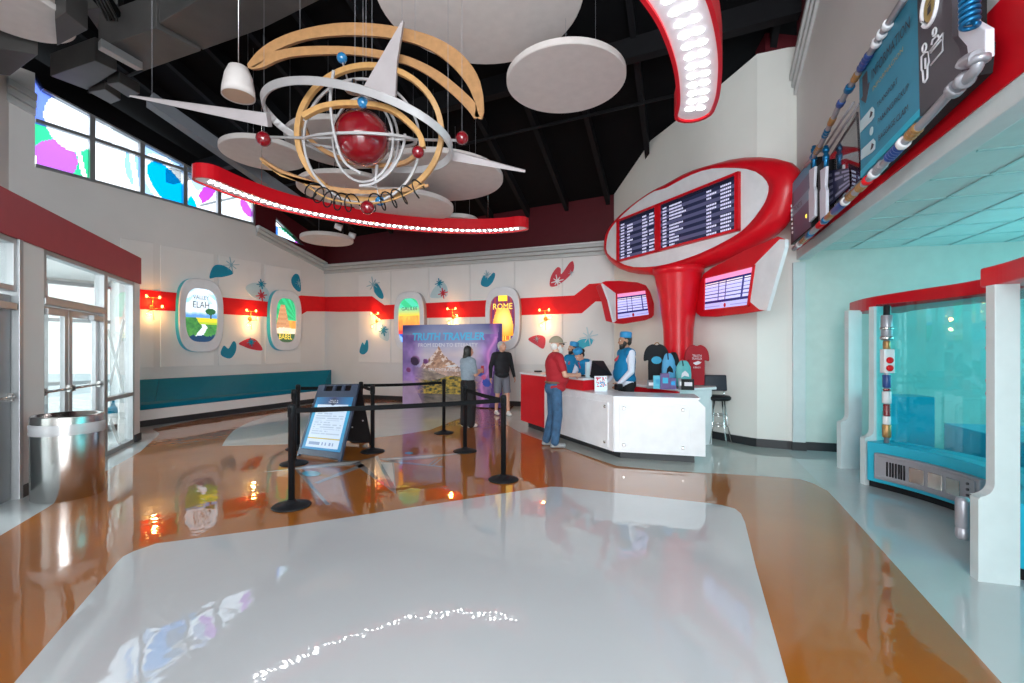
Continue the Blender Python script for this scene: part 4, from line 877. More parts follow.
# ================================================================== wall sconces
sco = None; SCN = [(WB, 151, 307, 'brass wall sconce with glowing globes beside the entrance corner'), (WB, 249, 319, 'brass wall sconce glowing between the two oval posters on the left wall'), (BW, 377.5, 321, 'brass wall sconce glowing on the far wall near the corner'), (BW, 454, 317, 'brass wall sconce glowing above the mountain backdrop'), (BW, 546, 319, 'brass wall sconce glowing right of the tall yellow poster')]
for pl, x, y, lab in SCN:
    p = pl.hit(x, y)+pl.n*.03; ang = math.atan2(pl.u.y, pl.u.x)
    if sco is None:
        sco = thing('wall_sconce', lab, 'wall lamp', (0, 0, 0), 'brass globe sconces on the walls')
        MB().lathe([(.055, 0), (.06, .01), (.03, .03)], (0, 0, 0), 16, axis=(0, -1, 0)).build('backplate', M['brass'], sco)
        MB().tube([(0, -.03, .0), (0, -.07, .22)], .008).tube([(0, -.03, 0), (.02, -.07, -.3)], .006).tube([(-.14, -.09, .21), (.14, -.09, .21)], .008).tube([(0, -.05, -.05), (.15, -.10, -.02)], .008).tube([(0, -.05, -.06), (-.12, -.10, -.12)], .008).build('arm', M['brass'], sco)
        for bx, bz in ((-.14, .23), (.12, .23), (.17, .02), (-.10, -.18)):
            gb = MB().ball((bx, -.10, bz), .065, 14).build('globe', M['clear'], sco); MB().ball((bx, -.10, bz), (.026, .026, .035), 10).build('bulb', M['bulb'], gb)
        sco.location = p; sco.rotation_euler = (0, 0, ang)
    else: dup(sco, p, ang, lab)
    q = p+pl.n*.17+Vector((0, 0, .12)); point('sconce_light', q, 8, (1.0, .42, .10), .05); point('sconce_light', q-Vector((0, 0, .32)), 5, (1.0, .55, .2), .05)
# ================================================================== teal bench
A0 = onz(119, 416, .34); A1 = onz(317, 391, .34); A0 = Vector((-7.45, 8.35, 0)); A1 = Vector((A1.x, A1.y, 0))
n_ = Vector((A1.y-A0.y, -(A1.x-A0.x), 0)).normalized()
W0 = WB.pt(S(WB, 119.5), 0, 0); W1 = WB.pt(S(WB, 325), 0, 0); E1 = BW.pt(.16, 0, 0)
A1b = A1+(A1-A0).normalized()*.15; E1 = BW.hit(331.5, 380); E1.z = 0
bt = thing('wall_bench', 'long teal built-in bench along the left wall under the posters', 'bench', (A0+A1)/2)
def up(p, z, t=0, q=None): r = p.copy() if q is None else p.lerp(q, t); r.z = z; return r
back0, back1 = up(A0, 0, .72, W0), up(A1b, 0, .72, W1)
MB().prism([up(A0, .13, .02, W0), up(W0, .13), up(W1, .13), up(E1, .13), up(A1b, .13, .02, W1)], (0, 0, .21)).build('base', M['panel'], bt)
MB().prism([up(A0, 0, .05, W0), up(W0, 0), up(W1, 0), up(E1, 0), up(A1b, 0, .05, W1)], (0, 0, .125)).build('plinth', M['basebd'], bt)
MB().prism([up(A0, .34), up(W0, .34), up(W1, .34), up(E1, .34), up(A1b, .34)], (0, 0, .10)).build('seat', M['teal'], bt, bevel=.02)
for f0, f1 in ((0, .145), (.147, 1)):
    a, b = up(A0, 0).lerp(up(A1b, 0), f0), up(A0, 0).lerp(up(A1b, 0), f1); c, d = up(W0, 0).lerp(up(W1, 0), f0), up(W0, 0).lerp(up(W1, 0), f1)
    if f1 == 1: d = E1
    rr_ = []
    for k in range(13):
        t_ = k/12; pa, pc = a.lerp(b, t_), c.lerp(d, t_); zt3 = .84+.05*(f0+(f1-f0)*t_); rr_.append([up(pa, .44, .30, pc), up(pa, zt3, .80, pc), up(pa, zt3, .97, pc), up(pa, .44, .97, pc)])
    MB().loft(rr_, sm=False).build('backrest', M['teal'], bt)
# ================================================================== departures display on the red trunk
DP = Plane(fl(619, 9.86), fl(741, 6.9))
inn = [(606.7, 245), (609.5, 232), (619, 219.2), (637, 203), (655, 191.3), (665.6, 188.5), (688.4, 176.4), (707.6, 169.6), (725, 168), (748, 169.3), (760.3, 174.6), (768.2, 184.3), (767.3, 195.7), (760.3, 209.8), (742.7, 230), (716.4, 245.8), (690, 257.2), (663.2, 265.0), (641.2, 267.3), (626.6, 265.4), (612, 257.5), (607.3, 252)]
out = [(603.7, 245), (607, 231), (617.8, 217.2), (634.5, 203.5), (655, 189.5), (665.6, 184), (688.4, 171.8), (710, 165), (734, 158.8), (756.8, 157), (778, 159), (790, 164), (796, 174), (795.5, 188), (789.5, 208), (783, 222), (769, 236), (742.7, 251), (716.4, 262.4), (690, 270.5), (668, 274), (654.4, 274.9), (638.3, 274), (623.7, 270.5), (612, 263.5), (605.5, 254.5)]
def polar(pts, N=72, ctr=(688, 220)):
    Q = [(p.x, p.y) for p in catmull([(x, y, 0) for x, y in pts], 8, True)]; A = sorted((math.atan2((y-ctr[1])*2.2, x-ctr[0]), x, y) for x, y in Q); res = []
    for k in range(N):
        a = -math.pi+2*math.pi*(k+.5)/N
        for i in range(len(A)):
            p, q = A[i-1], A[i]; pa = p[0]-(2*math.pi if i == 0 else 0)
            if pa <= a <= q[0]:
                f = (a-pa)/max(q[0]-pa, 1e-9); res.append((p[1]+(q[1]-p[1])*f, p[2]+(q[2]-p[2])*f)); break
        else:
            p, q = A[-1], A[0]; f = (a-p[0])/(q[0]+2*math.pi-p[0]); res.append((p[1]+(q[1]-p[1])*f, p[2]+(q[2]-p[2])*f))
    return res
pi_, po_ = polar(inn), polar(out); D2 = DP.off(-.14)
r0 = [DP.hit(*p) for p in pi_]; r2 = [D2.hit(*p) for p in po_]; ctr = D2.hit(688, 220)
rm = [a.lerp(b, .55)+DP.n*.035 for a, b in zip(r0, r2)]
dep = thing('departures_display', 'huge red-rimmed oval departures display with two screens high on the drum wall', 'display board', (ctr.x, ctr.y, ctr.z-.9))
MB().loft([[p-DP.n*.03 for p in r0], r0, rm, r2, [p-DP.n*.12 for p in r2], [ctr+(p-ctr)*.82-DP.n*.42 for p in r2]], caps=True, sm=True).build('housing', M['red'], dep)
MB().loft([[p-DP.n*.02 for p in r0], [p+DP.n*.012 for p in r0]], sm=False).build('face_panel', M['whitegloss'], dep)
def quadmap(pl, c4, c=0.0):    # c4: bl, br, tr, tl pixels -> bilinear map on the plane
    Q = [pl.hit(*p) for p in c4]
    def f(u, v, cc=0.0): return (Q[0]*(1-u)+Q[1]*u)*(1-v)+(Q[3]*(1-u)+Q[2]*u)*v+pl.n*(c+cc)
    return f
fm = [(619, 262.5), (741.5, 231), (741.5, 171.6), (619, 220.5)]
fq = quadmap(DP, fm, .012)
def fbox(mb, f, u0, u1, v0, v1, th, n): return mb.prism([f(u0, v0), f(u1, v0), f(u1, v1), f(u0, v1)], n*th)
mb = MB(); U = .418
for a in ((0, 1, 0, .045), (0, 1, .955, 1), (0, .022, 0, 1), (.978, 1, 0, 1), (U-.022, U+.022, 0, 1)): fbox(mb, fq, *a, .06, DP.n)
mb.build('screen_frame', M['red'], dep, bevel=.004)
def scr_board(rows, cols, seed, hdr=True):
    def fn(u, v):
        r = (1-v)*rows; k = int(r)
        base = (.012, .014, .035) if k % 2 else (.05, .05, .10)
        if k == 0: base = (.008, .008, .018)
        return base
    return fn
def board_screen(u0, u1, ncol, rows, seed, cols):
    fr = lambda a, b, c=0: fq(u0+a, .045+b*.91, .028+c)
    s = paint('screen', fr, u1-u0, 1, 30, rows*2, scr_board(rows, ncol, seed), M['screen'], dep)
    words_ = cols; rnd = random.Random(seed)
    for k in range(1, rows):
        mb = MB()
        for (x0, wlist) in words_:
            wl = rnd.choice(wlist)
            if rnd.random() < .03: continue
            x = x0
            for ch in range(wl):
                y0 = 1-(k+.76)/rows; y1 = 1-(k+.26)/rows; wch = .0105 if u1-u0 > .4 else .0095
                g = rnd.random(); a0 = u0+x*(u1-u0)
                # blurred glyph blocks of the flight rows
                mb.prism([fq(a0, .045+y0*.91, .03), fq(a0+wch*.8, .045+y0*.91, .03), fq(a0+wch*.8, .045+y1*.91, .03), fq(a0, .045+y1*.91, .03)], DP.n*.001)
                if g < .5:
                    pass
                x += wch/(u1-u0)*1.06
        mb.build('flight_row', M['txtwe'], s)
board_screen(.022, U-.022, 4, 13, 3, [(.05, (4,)), (.24, (5, 6, 3)), (.66, (5, 4)), (.84, (5, 4))])
board_screen(U+.022, .978, 4, 14, 8, [(.035, (3,)), (.14, (4, 9, 10, 7, 12)), (.66, (3, 6)), (.83, (5, 6))])
# small displays with notched housings
def small_display(pl, face, wedge, scr, label, sidecol, dback=.35, seed=1, title=True):
    c = pl.hit(*scr[0]); t = thing('info_display', label, 'display board', (c.x, c.y, c.z))
    f = [(p.x, p.y) for p in catmull([(x, y, 0) for x, y in face], 1, True)]
    F = [pl.hit(*p) for p in f]; m = sum(F, Vector())/len(F)
    MB().loft([F, [m+(p-m)*.86-pl.n*dback for p in F]], sm=False).build('housing', M['red'], t, bevel=.02)
    W = [pl.hit(*p)+pl.n*.012 for p in wedge]; MB().prism(W, -pl.n*.05).build('side_panel', M['whitegloss'], t)
    q = quadmap(pl, scr, .008)
    def fn(u, v):
        if v > .86: return (.62, .22, .42)
        if .80 < v <= .86 or .18 < v < .235: return (.01, .01, .10)
        if v <= .18: return (.34, .34, .62) if abs(v-.08) > .015 or abs(u-.5) < .12 else (.2, .2, .45)
        if abs(u-.49) < .02 or (abs(u-.33) < .012) or abs(u-.84) < .012: return (.03, .03, .16)
        r = (v-.235)/.565*5.5
        return (.04, .04, .18) if (r % 1) < .24 else ((.62, .58, .62) if v > .72 else (.42, .42, .70))
    s = paint('screen', lambda a, b, c_=0: q(a, b, c_), 1, 1, 50, 66, fn, M['screen'], t)
    fbx = MB()
    for a in ((-.035, 0, -.04, 1.04), (1, 1.035, -.04, 1.04), (-.035, 1.035, -.04, 0), (-.035, 1.035, 1, 1.04)): fbox(fbx, q, *a, .02, pl.n)
    fbx.build('bezel', M['red'], t)
    MB().lathe([(.035, 0), (.03, .003)], q(.5, .08, .001), 12, axis=pl.n).build('emblem', M['redband'], s)
    return t, q
RU = Plane(fl(705.5, 7.6), fl(754, 6.26)); LU = Plane(fl(616, 8.95), fl(646.5, 9.5))
LU = Plane(fl(600, 8.7), fl(650, 9.55))
small_display(LU, [(602.4, 282), (606, 280.8), (620, 280.4), (638, 282), (646.4, 285), (650.8, 291.7), (656, 308.6), (655.5, 314), (652, 318), (645.6, 320.5), (623.7, 324.2), (614, 323.4), (609, 301)],
    [(602.2, 283.5), (615.4, 293.5), (617, 319.5), (613.8, 322.4), (608.6, 300)], [(616.8, 319), (648.4, 314.5), (644.9, 290.6), (616.3, 294.2)], 'small red info display with a white left cheek, left of the trunk', 'whitegloss', .3, 2)
small_display(RU, [(695.3, 313), (696, 300), (698, 287), (703, 273.5), (712, 267), (745, 249.5), (778, 235.6), (786, 238.5), (785, 248), (767.3, 310.5), (745, 314), (716, 317.3), (700, 317)],
    [(780.5, 239.3), (754.5, 265.6), (751, 302), (760, 309.5), (767.4, 310.8), (785.8, 247), (785.6, 239.5)], [(705.2, 310), (748.6, 305), (754.2, 266.8), (706, 278.6)], 'large red info display with a white right cheek, right of the trunk', 'whitegloss', .14, 5)
tr = thing('red_trunk', 'tall tapering red column carrying the oval departures display', 'column', (2.93, 8.02, 0))
MB().lathe([(.235, 0), (.235, 1.3), (.255, 1.9), (.32, 2.4), (.375, 2.70), (.395, 2.82), (.40, 2.84), (.425, 2.86), (.43, 2.96), (.30, 2.98)], (2.93, 8.02, 0), 40).build('shaft', M['red'], tr)
# ================================================================== information sign on the header wall
SG = RW.off(.20)
def sgp(pxs, c=0.0): return [SG.hit(x, y)+SG.n*c for x, y in pxs]
si = thing('information_sign', 'large teal and charcoal INFORMATION sign framed by pipes on the red header', 'sign', RW.hit(900, 150))
zt_s = SG.hit(858.5, 73).z; ztop = lambda x: HY-FPX*(zt_s-CH)/SG.hit(x, 100).y
blue = [(858.5, 72+3), (861, 178), (919.8, 116.5), (916, ztop(916)), (859, ztop(859))]
MB().prism(sgp([(859, ztop(859)), (861, 178), (919.8, 116.5), (917, ztop(917))]), -SG.n*.05).build('face_panel', mat('sign_teal', (.04, .25, .38), .5), si)
MB().prism(sgp([(861, 178), (919.8, 116.5), (919.7, 109), (861, 171)], .004), -SG.n*.01).build('edge_strip', M['tealp'], si)
MB().prism(sgp([(917, ztop(917)), (919.8, 116.5), (962, 76.5), (959.5, 48), (952.5, 37), (951, ztop(951))]), -SG.n*.05).build('dark_panel', M['signdark'], si)
MB().prism(sgp([(857, ztop(857)), (859, 178), (862, 177), (960, 78), (963, 48), (955, 40), (955, ztop(955))], -.05), -SG.n*.10).build('back_box', M['blackp'], si)
def stext(s, l0, l1, r0, r1, m='txtd', sh=0.0, plane=None):
    pl = plane or SG; q = quadmap(pl, [l1, r1, r0, l0], .004)      # l0 top-left, l1 bottom-left, r0 top-right, r1 bottom-right
    return text('lettering', s, lambda a, b, c=0: q(a, b, c), 1, 1, M[m], si)
M['txtd2'] = mat('text_charcoal', (.045, .045, .06), .5)
stext('INFORMATION', (872.3, 70), (872.6, 80), (910.5, 15.6), (910.8, 27.5), 'txtd2')
stext('TRANSPORT', (877.8, 103), (878, 108), (898.4, 76.5), (898.6, 82.5), 'txtd2'); stext('PARKING/PICKUP', (878.5, 118.8), (878.7, 124.4), (909.6, 82), (909.8, 89), 'txtd2'); stext('BAGGAGE CLAIM', (879.2, 135.5), (879.4, 141), (909, 103.5), (909.2, 110.5), 'txtd2')
q = quadmap(SG, [(873.5, 91.5), (904, 51), (904, 46), (873.5, 87)], .004); text('lettering', 'INFORMACION', lambda a, b, c=0: q(a, b, c), 1, 1, M['txtg'], si)
MB().prism(sgp([(863, 77.5), (867.6, 70.5), (868.2, 84.5), (870.3, 82), (866.3, 103), (861.4, 99.5), (863.6, 96)], .003), SG.n*.003).build('arrow', M['signdark'], si)
for a in ([(860.6, 133), (861, 121), (873, 106.5), (874.8, 109), (874.6, 117), (872, 121)], [(861.5, 160), (862, 150), (874, 138.5), (876, 141), (875.6, 149), (873, 152)]):
    o = MB().prism(sgp(a, .003), SG.n*.003).build('pictogram', M['skydecal'], si); MB().prism(sgp([(a[3][0]-3, a[3][1]+2), (a[3][0]-1, a[3][1]+3), (a[4][0]-2, a[4][1]-1), (a[4][0]-4, a[4][1]+1)], .007), SG.n*.002).build('symbol', M['txtd2'], o)
MB().lathe([(.035, 0), (.034, .004)], SG.hit(872, 131)+SG.n*.002, 14, axis=SG.n).build('pictogram', M['skydecal'], si)
def lines(name, paths, m, r=.008):
    mb = MB()
    for p in paths: mb.tube([v+SG.n*.006 for v in sgp(p)], r, 5)
    return mb.build(name, M[m], si)
zz = lambda x, y: (860+x/7.592, y/7.592)
def circ(cx, cy, rx, ry, sh=0.0, n=16): return [zz(cx+rx*math.cos(2*math.pi*k/n), cy+ry*math.sin(2*math.pi*k/n)-sh*rx*math.cos(2*math.pi*k/n)) for k in range(n+1)]
lines('pictogram', [circ(497, 362, 15, 32, .8), [zz(*p) for p in ((490, 620), (485, 540), (475, 530), (475, 430), (500, 398), (528, 392), (532, 470), (522, 500), (520, 590), (500, 625), (490, 620))], [zz(505, 520), zz(505, 440)],
    circ(575, 240, 14, 30, .8), [zz(*p) for p in ((552, 340), (560, 300), (600, 265), (610, 290))], [zz(540, 385), zz(640, 250), zz(636, 385), zz(545, 495)], [zz(545, 400), zz(625, 300)]], 'txtw', .006)
lines('pictogram', [circ(538, 50, 60, 135, 1.2, 20)], 'txtw', .014)
MB().prism([v+SG.n*.004 for v in sgp(circ(538, 48, 45, 108, 1.2, 20)[:-1])], SG.n*.003).build('pictogram', M['txtg'], si)
q = quadmap(SG, [zz(522, 125), zz(556, 75), zz(552, -10), zz(524, 40)], .008); text('lettering', 'i', lambda a, b, c=0: q(a, b, c), 1, 1, M['signdark'], si)
# pipes round the sign
PP = RW.off(.26)
pb = [PP.hit(x, y) for x, y in ((795, 248), (862, 187), (920, 126), (955, 88.5))]+[PP.hit(x, y) for x, y in catmull([(966, 79, 0), (976, 70, 0), (981, 58, 0)], 4) for x, y in [(x, y)]] if False else None
pth = [PP.hit(x, y) for x, y in ((794, 249), (828, 217.5), (862, 186), (920, 126), (952, 91), (966, 79), (973, 73), (977.5, 66), (979, 56))]
bp = MB().tube(catmull(pth, 3), .028, 12).build('pipe', M['greyp'], si)
def beadrow(path, specs, parent):
    L = [0]
    for a, b in zip(path, path[1:]): L.append(L[-1]+(b-a).length)
    def pos(t):
        t *= L[-1]; i = 0
        while i < len(L)-2 and L[i+1] < t: i += 1
        return path[i].lerp(path[i+1], (t-L[i])/(L[i+1]-L[i]))
    for t0, t1, r, m, ribs in specs:
        r *= .66
        a, b = pos(t0), pos(t1); mb = MB(); d = b-a
        if ribs:
            prof = []
            for k in range(ribs*2+1): prof.append((r*(1 if k % 2 else .86), d.length*k/(ribs*2)))
            mb.lathe(prof, a, 14, axis=d, sm=False)
        else: mb.lathe([(r*.9, 0), (r, .01), (r, d.length-.01), (r*.9, d.length)], a, 14, axis=d)
        mb.build('pipe_collar', M[m], parent)
low = [PP.hit(x, y) for x, y in ((794, 249), (862, 186), (958, 86))]
rnd = random.Random(11); cols_ = ['whitegloss', 'copper', 'greyp', 'bluem', 'copper', 'navyp', 'whitegloss', 'copper', 'redband', 'greyp', 'bluem', 'whitegloss']
pos_ = [(.01, .05, .05, 'greyp', 2), (.055, .075, .055, 'whitegloss', 0), (.10, .16, .048, 'copper', 3), (.18, .215, .056, 'bluem', 0), (.23, .28, .05, 'greyp', 0), (.29, .33, .055, 'redband', 0), (.34, .36, .058, 'bluem', 0), (.375, .42, .052, 'copper', 0), (.43, .50, .058, 'navyp', 0), (.505, .52, .062, 'whitegloss', 0), (.535, .575, .055, 'copper', 3), (.60, .63, .055, 'copper', 4), (.645, .66, .06, 'redband', 0), (.68, .695, .062, 'whitegloss', 0), (.705, .735, .058, 'greyp', 4), (.76, .81, .060, 'navyp', 5), (.815, .83, .066, 'whitegloss', 0), (.845, .88, .060, 'copper', 3), (.985, 1.0, .072, 'greyp', 0)]
beadrow(low, pos_, bp)
tp = [PP.off(-.03).hit(x, y) for x, y in ((806, 166), (818, 150), (838, 108), (857, 75), (878, 40), (897, 10), (905, -3))]
tpp = MB().tube(catmull(tp, 3), .026, 12).build('pipe', M['greyp'], si)
beadrow(tp, [(.10, .14, .05, 'bluem', 0), (.16, .22, .052, 'copper', 4), (.28, .33, .05, 'bluem', 3), (.36, .40, .05, 'copper', 0), (.47, .50, .055, 'navyp', 0), (.56, .59, .06, 'bluem', 0), (.62, .66, .05, 'copper', 3), (.68, .76, .055, 'navyp', 4), (.80, .82, .06, 'whitegloss', 0), (.84, .86, .06, 'whitegloss', 0), (.88, .9, .06, 'whitegloss', 0)], tpp)
br = MB().prism([v for v in [PP.hit(x, y)-PP.n*.02 for x, y in ((953, -8), (953.7, 37.5), (962, 47), (964, 62), (980.6, 58.6), (980.6, 30.5), (968, 23), (962, -8))]], -PP.n*.04).build('bracket', M['lilac'], si, bevel=.006)
sp = []
c0_, c1_ = PP.hit(974, -12), PP.hit(974.5, 27)
for i in range(141):
    t = i/140; a = t*2*math.pi*7; sp.append(c0_.lerp(c1_, t)+RW.u*.035*math.cos(a)+RW.n*(.035*math.sin(a)+.02))
MB().tube(sp, .012, 8, up=(0, 0, 1)).build('coil', M['bluem'], si)
MB().tube(catmull([PP.hit(x, y)+PP.n*.02 for x, y in ((967, 66), (970, 61), (978, 57), (981, 56))], 4), .034, 10).build('elbow', M['greyp'], si)
for x, y in ((965, 80), (979, 60)): MB().lathe([(.034, -.02), (.048, -.012), (.048, .012), (.034, .02)], PP.hit(x, y), 14, axis=(0.2, .6, .7) if y > 70 else (0, 0, 1)).build('pipe_collar', M['greyp'], bp)
# second sign and glass between
s2 = thing('wayfinding_sign', 'small blue and purple sign board at the far end of the header', 'sign', RW.hit(800, 220))
S2 = RW.off(.22)
MB().prism([S2.hit(x, y) for x, y in ((790.3, 186), (791, 245), (811.6, 227.5), (811.6, 157.5))], -S2.n*.12).build('back_box', M['blackp'], s2)
q2 = quadmap(S2, [(791.4, 243.8), (811.3, 226.8), (811.3, 159), (791.4, 186)], .006)
paint('face_panel', lambda a, b, c=0: q2(a, b, c), 1, 1, 20, 30, lambda u, v: (.10, .34, .50) if v > .84 else ((.20, .36, .48) if .43 < v < .60 else (lerp((.12, .10, .16), (.14, .22, .34), v) if u > .14 else (.10, .06, .08))), M['print'], s2)
q = quadmap(S2, [(794.5, 212), (803, 204.5), (803, 200), (794.5, 207.5)], .010); text('lettering', 'TICKETS', lambda a, b, c=0: q(a, b, c), 1, 1, M['txtd2'], s2)
MB().ball(S2.hit(807, 216), (.02, .02, .03), 8).build('marker', M['txty'], s2)
for k in range(7): MB().ball(S2.hit(792.2+k*.15, 206+k*4.4), .022, 8).build('fitting', M['whitegloss'], s2)
g2 = thing('sign_glass_panel', 'dark reflective glass panel between the two signs on the header', 'glass panel', RW.hit(835, 190))
G2 = RW.off(.16)
MB().prism([G2.hit(x, y) for x, y in ((824, 165), (826, 212), (860, 180), (856, 112), (840, 140))], -G2.n*.02).build('pane', M['signglass'], g2)
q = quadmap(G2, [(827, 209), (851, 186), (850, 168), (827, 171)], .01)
paint('painted_reflection', lambda a, b, c=0: q(a, b, c), 1, 1, 24, 22, lambda u, v: (.35, .35, .50) if (int(v*11) % 2 and (u < .34 or u > .42) and vn(u*9, int(v*11)) > .3) else (.02, .02, .07), M['print'], g2)  # mirrored board painted as colour just in front of the glass
for x0, x1 in ((811.8, 817.5), (823, 829)):
    MB().prism([S2.hit(x, y)+S2.n*.03 for x, y in ((x0, 170), (x0+.6, 188), (x0-.4, 192), (x0, 222), (x1, 216), (x1+.2, 190), (x1-1, 186), (x1, 166))], -S2.n*.03).build('bracket', M['lilac'], g2, bevel=.005)
MB().prism([S2.hit(x, y) for x, y in ((818, 166), (818.3, 222), (823.5, 217), (823.5, 160))], -S2.n*.10).build('post', M['blackp'], g2)
for x in (814, 826): MB().tube([S2.hit(x, 170)+S2.n*.0, S2.hit(x, 146)+S2.n*.0], .022, 10).lathe([(.032, 0), (.032, .05)], S2.hit(x, 160), 12).lathe([(.032, 0), (.032, .04)], S2.hit(x, 152), 12).build('pipe', M['bluem'], g2)
for k, (dx) in enumerate((0, 5)):
    MB().tube([S2.hit(x+dx, y+dx*.3)-S2.n*.03 for x, y in ((818, 152), (838, 121), (850, 103))], .012, 6).build('rail', M['greyp'], g2)
# ================================================================== service counter
def poly_z(pts, z): return [Vector((x, y, z)) for x, y in pts]
CT = thing('service_counter', 'angled red and white service counter with a raised red ledge', 'counter', (1.4, 7.2, 0))
L0, LK, LR = Vector((.175, 9.1, 0)), Vector((1.41, 6.28, 0)), Vector((2.54, 5.98, 0))
d1 = (LK-L0).normalized(); n1 = Vector((-d1.y, d1.x, 0)); d2 = (LR-LK).normalized(); n2 = Vector((-d2.y, d2.x, 0))
if n1.x < 0: n1 = -n1
if n2.y < 0: n2 = -n2
T = L0+d1*1.05
def P2(v, z): return Vector((v.x, v.y, z))
# red body
MB().prism([P2(L0, .115), P2(T, .115), P2(T+n1*.62, .115), P2(L0+n1*.62, .115)], (0, 0, .925)).build('red_body', M['red'], CT, bevel=.005)
H1 = L0+d1*2.22+n1*.05; H1f = T+n1*.05; H2 = Vector((1.45, 7.44, 0)); H3 = Vector((1.36, 7.86, 0))
MB().prism([P2(H1f, .88), P2(H1, .88), P2(H2, .88), P2(H3, .88), P2(T+n1*.60, .88)], (0, 0, .16)).build('ledge_fascia', M['red'], CT, bevel=.004)
MB().prism([P2(L0-n1*.02-d1*.02, 1.04), P2(T-n1*.02, 1.04), P2(H1f-n1*.02, 1.04), P2(H1-n1*.02+d1*.02, 1.04), P2(H2+Vector((.02, 0, 0)), 1.04), P2(H3, 1.04), P2(T+n1*.62, 1.04), P2(L0+n1*.64-d1*.02, 1.04)], (0, 0, .035)).build('ledge_top', M['whitegloss'], CT, bevel=.006)
# white desk
IK = LK+n1*.45+n2*.35; IK = Vector((1.72, 6.95, 0)); IR = LR+n2*.62
wbod = [T, LK, LR, IR, IK, T+n1*.6]
MB().prism([P2(v, .115) for v in (T+d1*.002, LK, LR-d2*.16, IR-d2*.16, IK, T+n1*.6+d1*.002)], (0, 0, .72)).build('desk_body', M['whitegloss'], CT, bevel=.004)
MB().prism([P2(v, .855) for v in (T-n1*.01+d1*.004, LK-n1*.015-n2*.015, LR-n2*.015-d2*.06, IR-d2*.06, IK, T+n1*.6+d1*.004)], (0, 0, .025)).build('desk_top', M['whitegloss'], CT, bevel=.004)
def face(pt0, dd, a, b, nn, th, z0, z1, ch=0.0):
    c = [(a, z0), (b, z0), (b, z1-ch), (b-ch, z1), (a, z1)]; return [P2(pt0+dd*x-nn*.002, z) for x, z in c]
MB().prism(face(LK, d2, .0, (LR-LK).length, n2, 0, .115, .86, .10), -n2*.022).build('front_panel', M['whitegloss'], CT, bevel=.003)
MB().prism(face(LK, d2, .07, (LR-LK).length-.20, n2, 0, .15, .78, .04), -n2*.040).build('front_panel', M['whitegloss'], CT, bevel=.004)
MB().prism(face(T, d1, .0, (LK-T).length, n1, 0, .115, .86), -n1*.018).build('front_panel', M['whitegloss'], CT, bevel=.003)
MB().prism(face(T, d1, .30, (LK-T).length-.10, n1, 0, .15, .78), -n1*.034).build('front_panel', M['whitegloss'], CT, bevel=.004)
MB().pbox(Plane((T.x, T.y), (LK.x, LK.y)), .19, .22, .13, .82, .0, .035).build('side_strip', M['alu'], CT)
for dd, nn, p0, L, xs in ((d2, n2, LK, (LR-LK).length, (.13, (LR-LK).length-.28)), (d1, n1, T, (LK-T).length, ((LK-T).length-.16,))):
    for x in xs:
        for z in (.22, .72): MB().lathe([(.022, 0), (.022, .012), (.012, .018)], P2(p0+dd*x-nn*.04, z), 14, axis=-nn).build('standoff_bolt', M['steel'], CT)
tk = [L0+d1*.18+n1*.08, LK+n1*.10+n2*.08, LR-d2*.12+n2*.10, IR-d2*.25, IK, L0+d1*.1+n1*.5]
MB().prism([P2(v, 0) for v in tk], (0, 0, .12)).build('toe_kick', M['basebd'], CT)
BC = thing('back_counter', 'low red-fronted white-topped counter behind the desk against the drum wall', 'counter', (2.7, 7.8, 0))
bc = [(2.08, 8.1), (2.55, 6.98), (3.22, 7.33), (3.40, 7.75), (3.02, 9.1), (2.2, 8.8)]
MB().prism(poly_z(bc, 0), (0, 0, .885)).build('body', M['whitegloss'], BC)
MB().prism(poly_z([(2.05, 8.1), (2.535, 6.95), (2.57, 6.97), (2.12, 8.12)], .5), (0, 0, .385)).build('front_panel', M['red'], BC)
MB().prism(poly_z([(2.03, 8.12), (2.53, 6.91), (3.27, 7.27), (3.44, 7.72), (3.04, 9.1), (2.2, 8.85)], .885), (0, 0, .04)).build('countertop', M['whitegloss'], BC, bevel=.006)
# --- bar stool
st = thing('bar_stool', 'chrome bar stool with round black seat and backrest beside the white desk', 'stool', (3.36, 7.42, 0)); sx0, sy0 = 3.36, 7.42
MB().lathe([(.02, .70), (.17, .70), (.195, .72), (.195, .755), (.17, .775), (.02, .78)], (sx0, sy0, 0), 28).build('seat', M['blackp'], st)
bd = Vector((.05, .17, 0)); bk = MB().prism([Vector((sx0-.17, sy0+.17, .84)), Vector((sx0+.20, sy0+.10, .84)), Vector((sx0+.20, sy0+.13, 1.10)), Vector((sx0-.13, sy0+.20, 1.10))], (.01, .045, 0)).build('backrest', mat('stool_vinyl', (.015, .02, .035), .3), st, bevel=.015)
for k, (dx, dy) in enumerate(((-.16, -.10), (.03, -.20), (.20, .02), (-.02, .19))):
    MB().tube([Vector((sx0+dx*.55, sy0+dy*.55, .70)), Vector((sx0+dx*.8, sy0+dy*.8, .3)), Vector((sx0+dx*1.15, sy0+dy*1.15, .01))], .011, 8).build('leg', M['chrome'], st)
for z, r in ((.30, .165), (.46, .14)): MB().tube([Vector((sx0+r*math.cos(t*.314), sy0+r*math.sin(t*.314), z)) for t in range(20)], .008, 6, closed=True, up=(0, 0, 1)).build('foot_ring', M['chrome'], st)
for dx, dy in ((-.12, .15), (.16, .12)): MB().tube([Vector((sx0+dx*.8, sy0+dy*.8, .70)), Vector((sx0+dx*1.1, sy0+dy*1.1, .92))], .009, 6).build('back_support', M['chrome'], st)
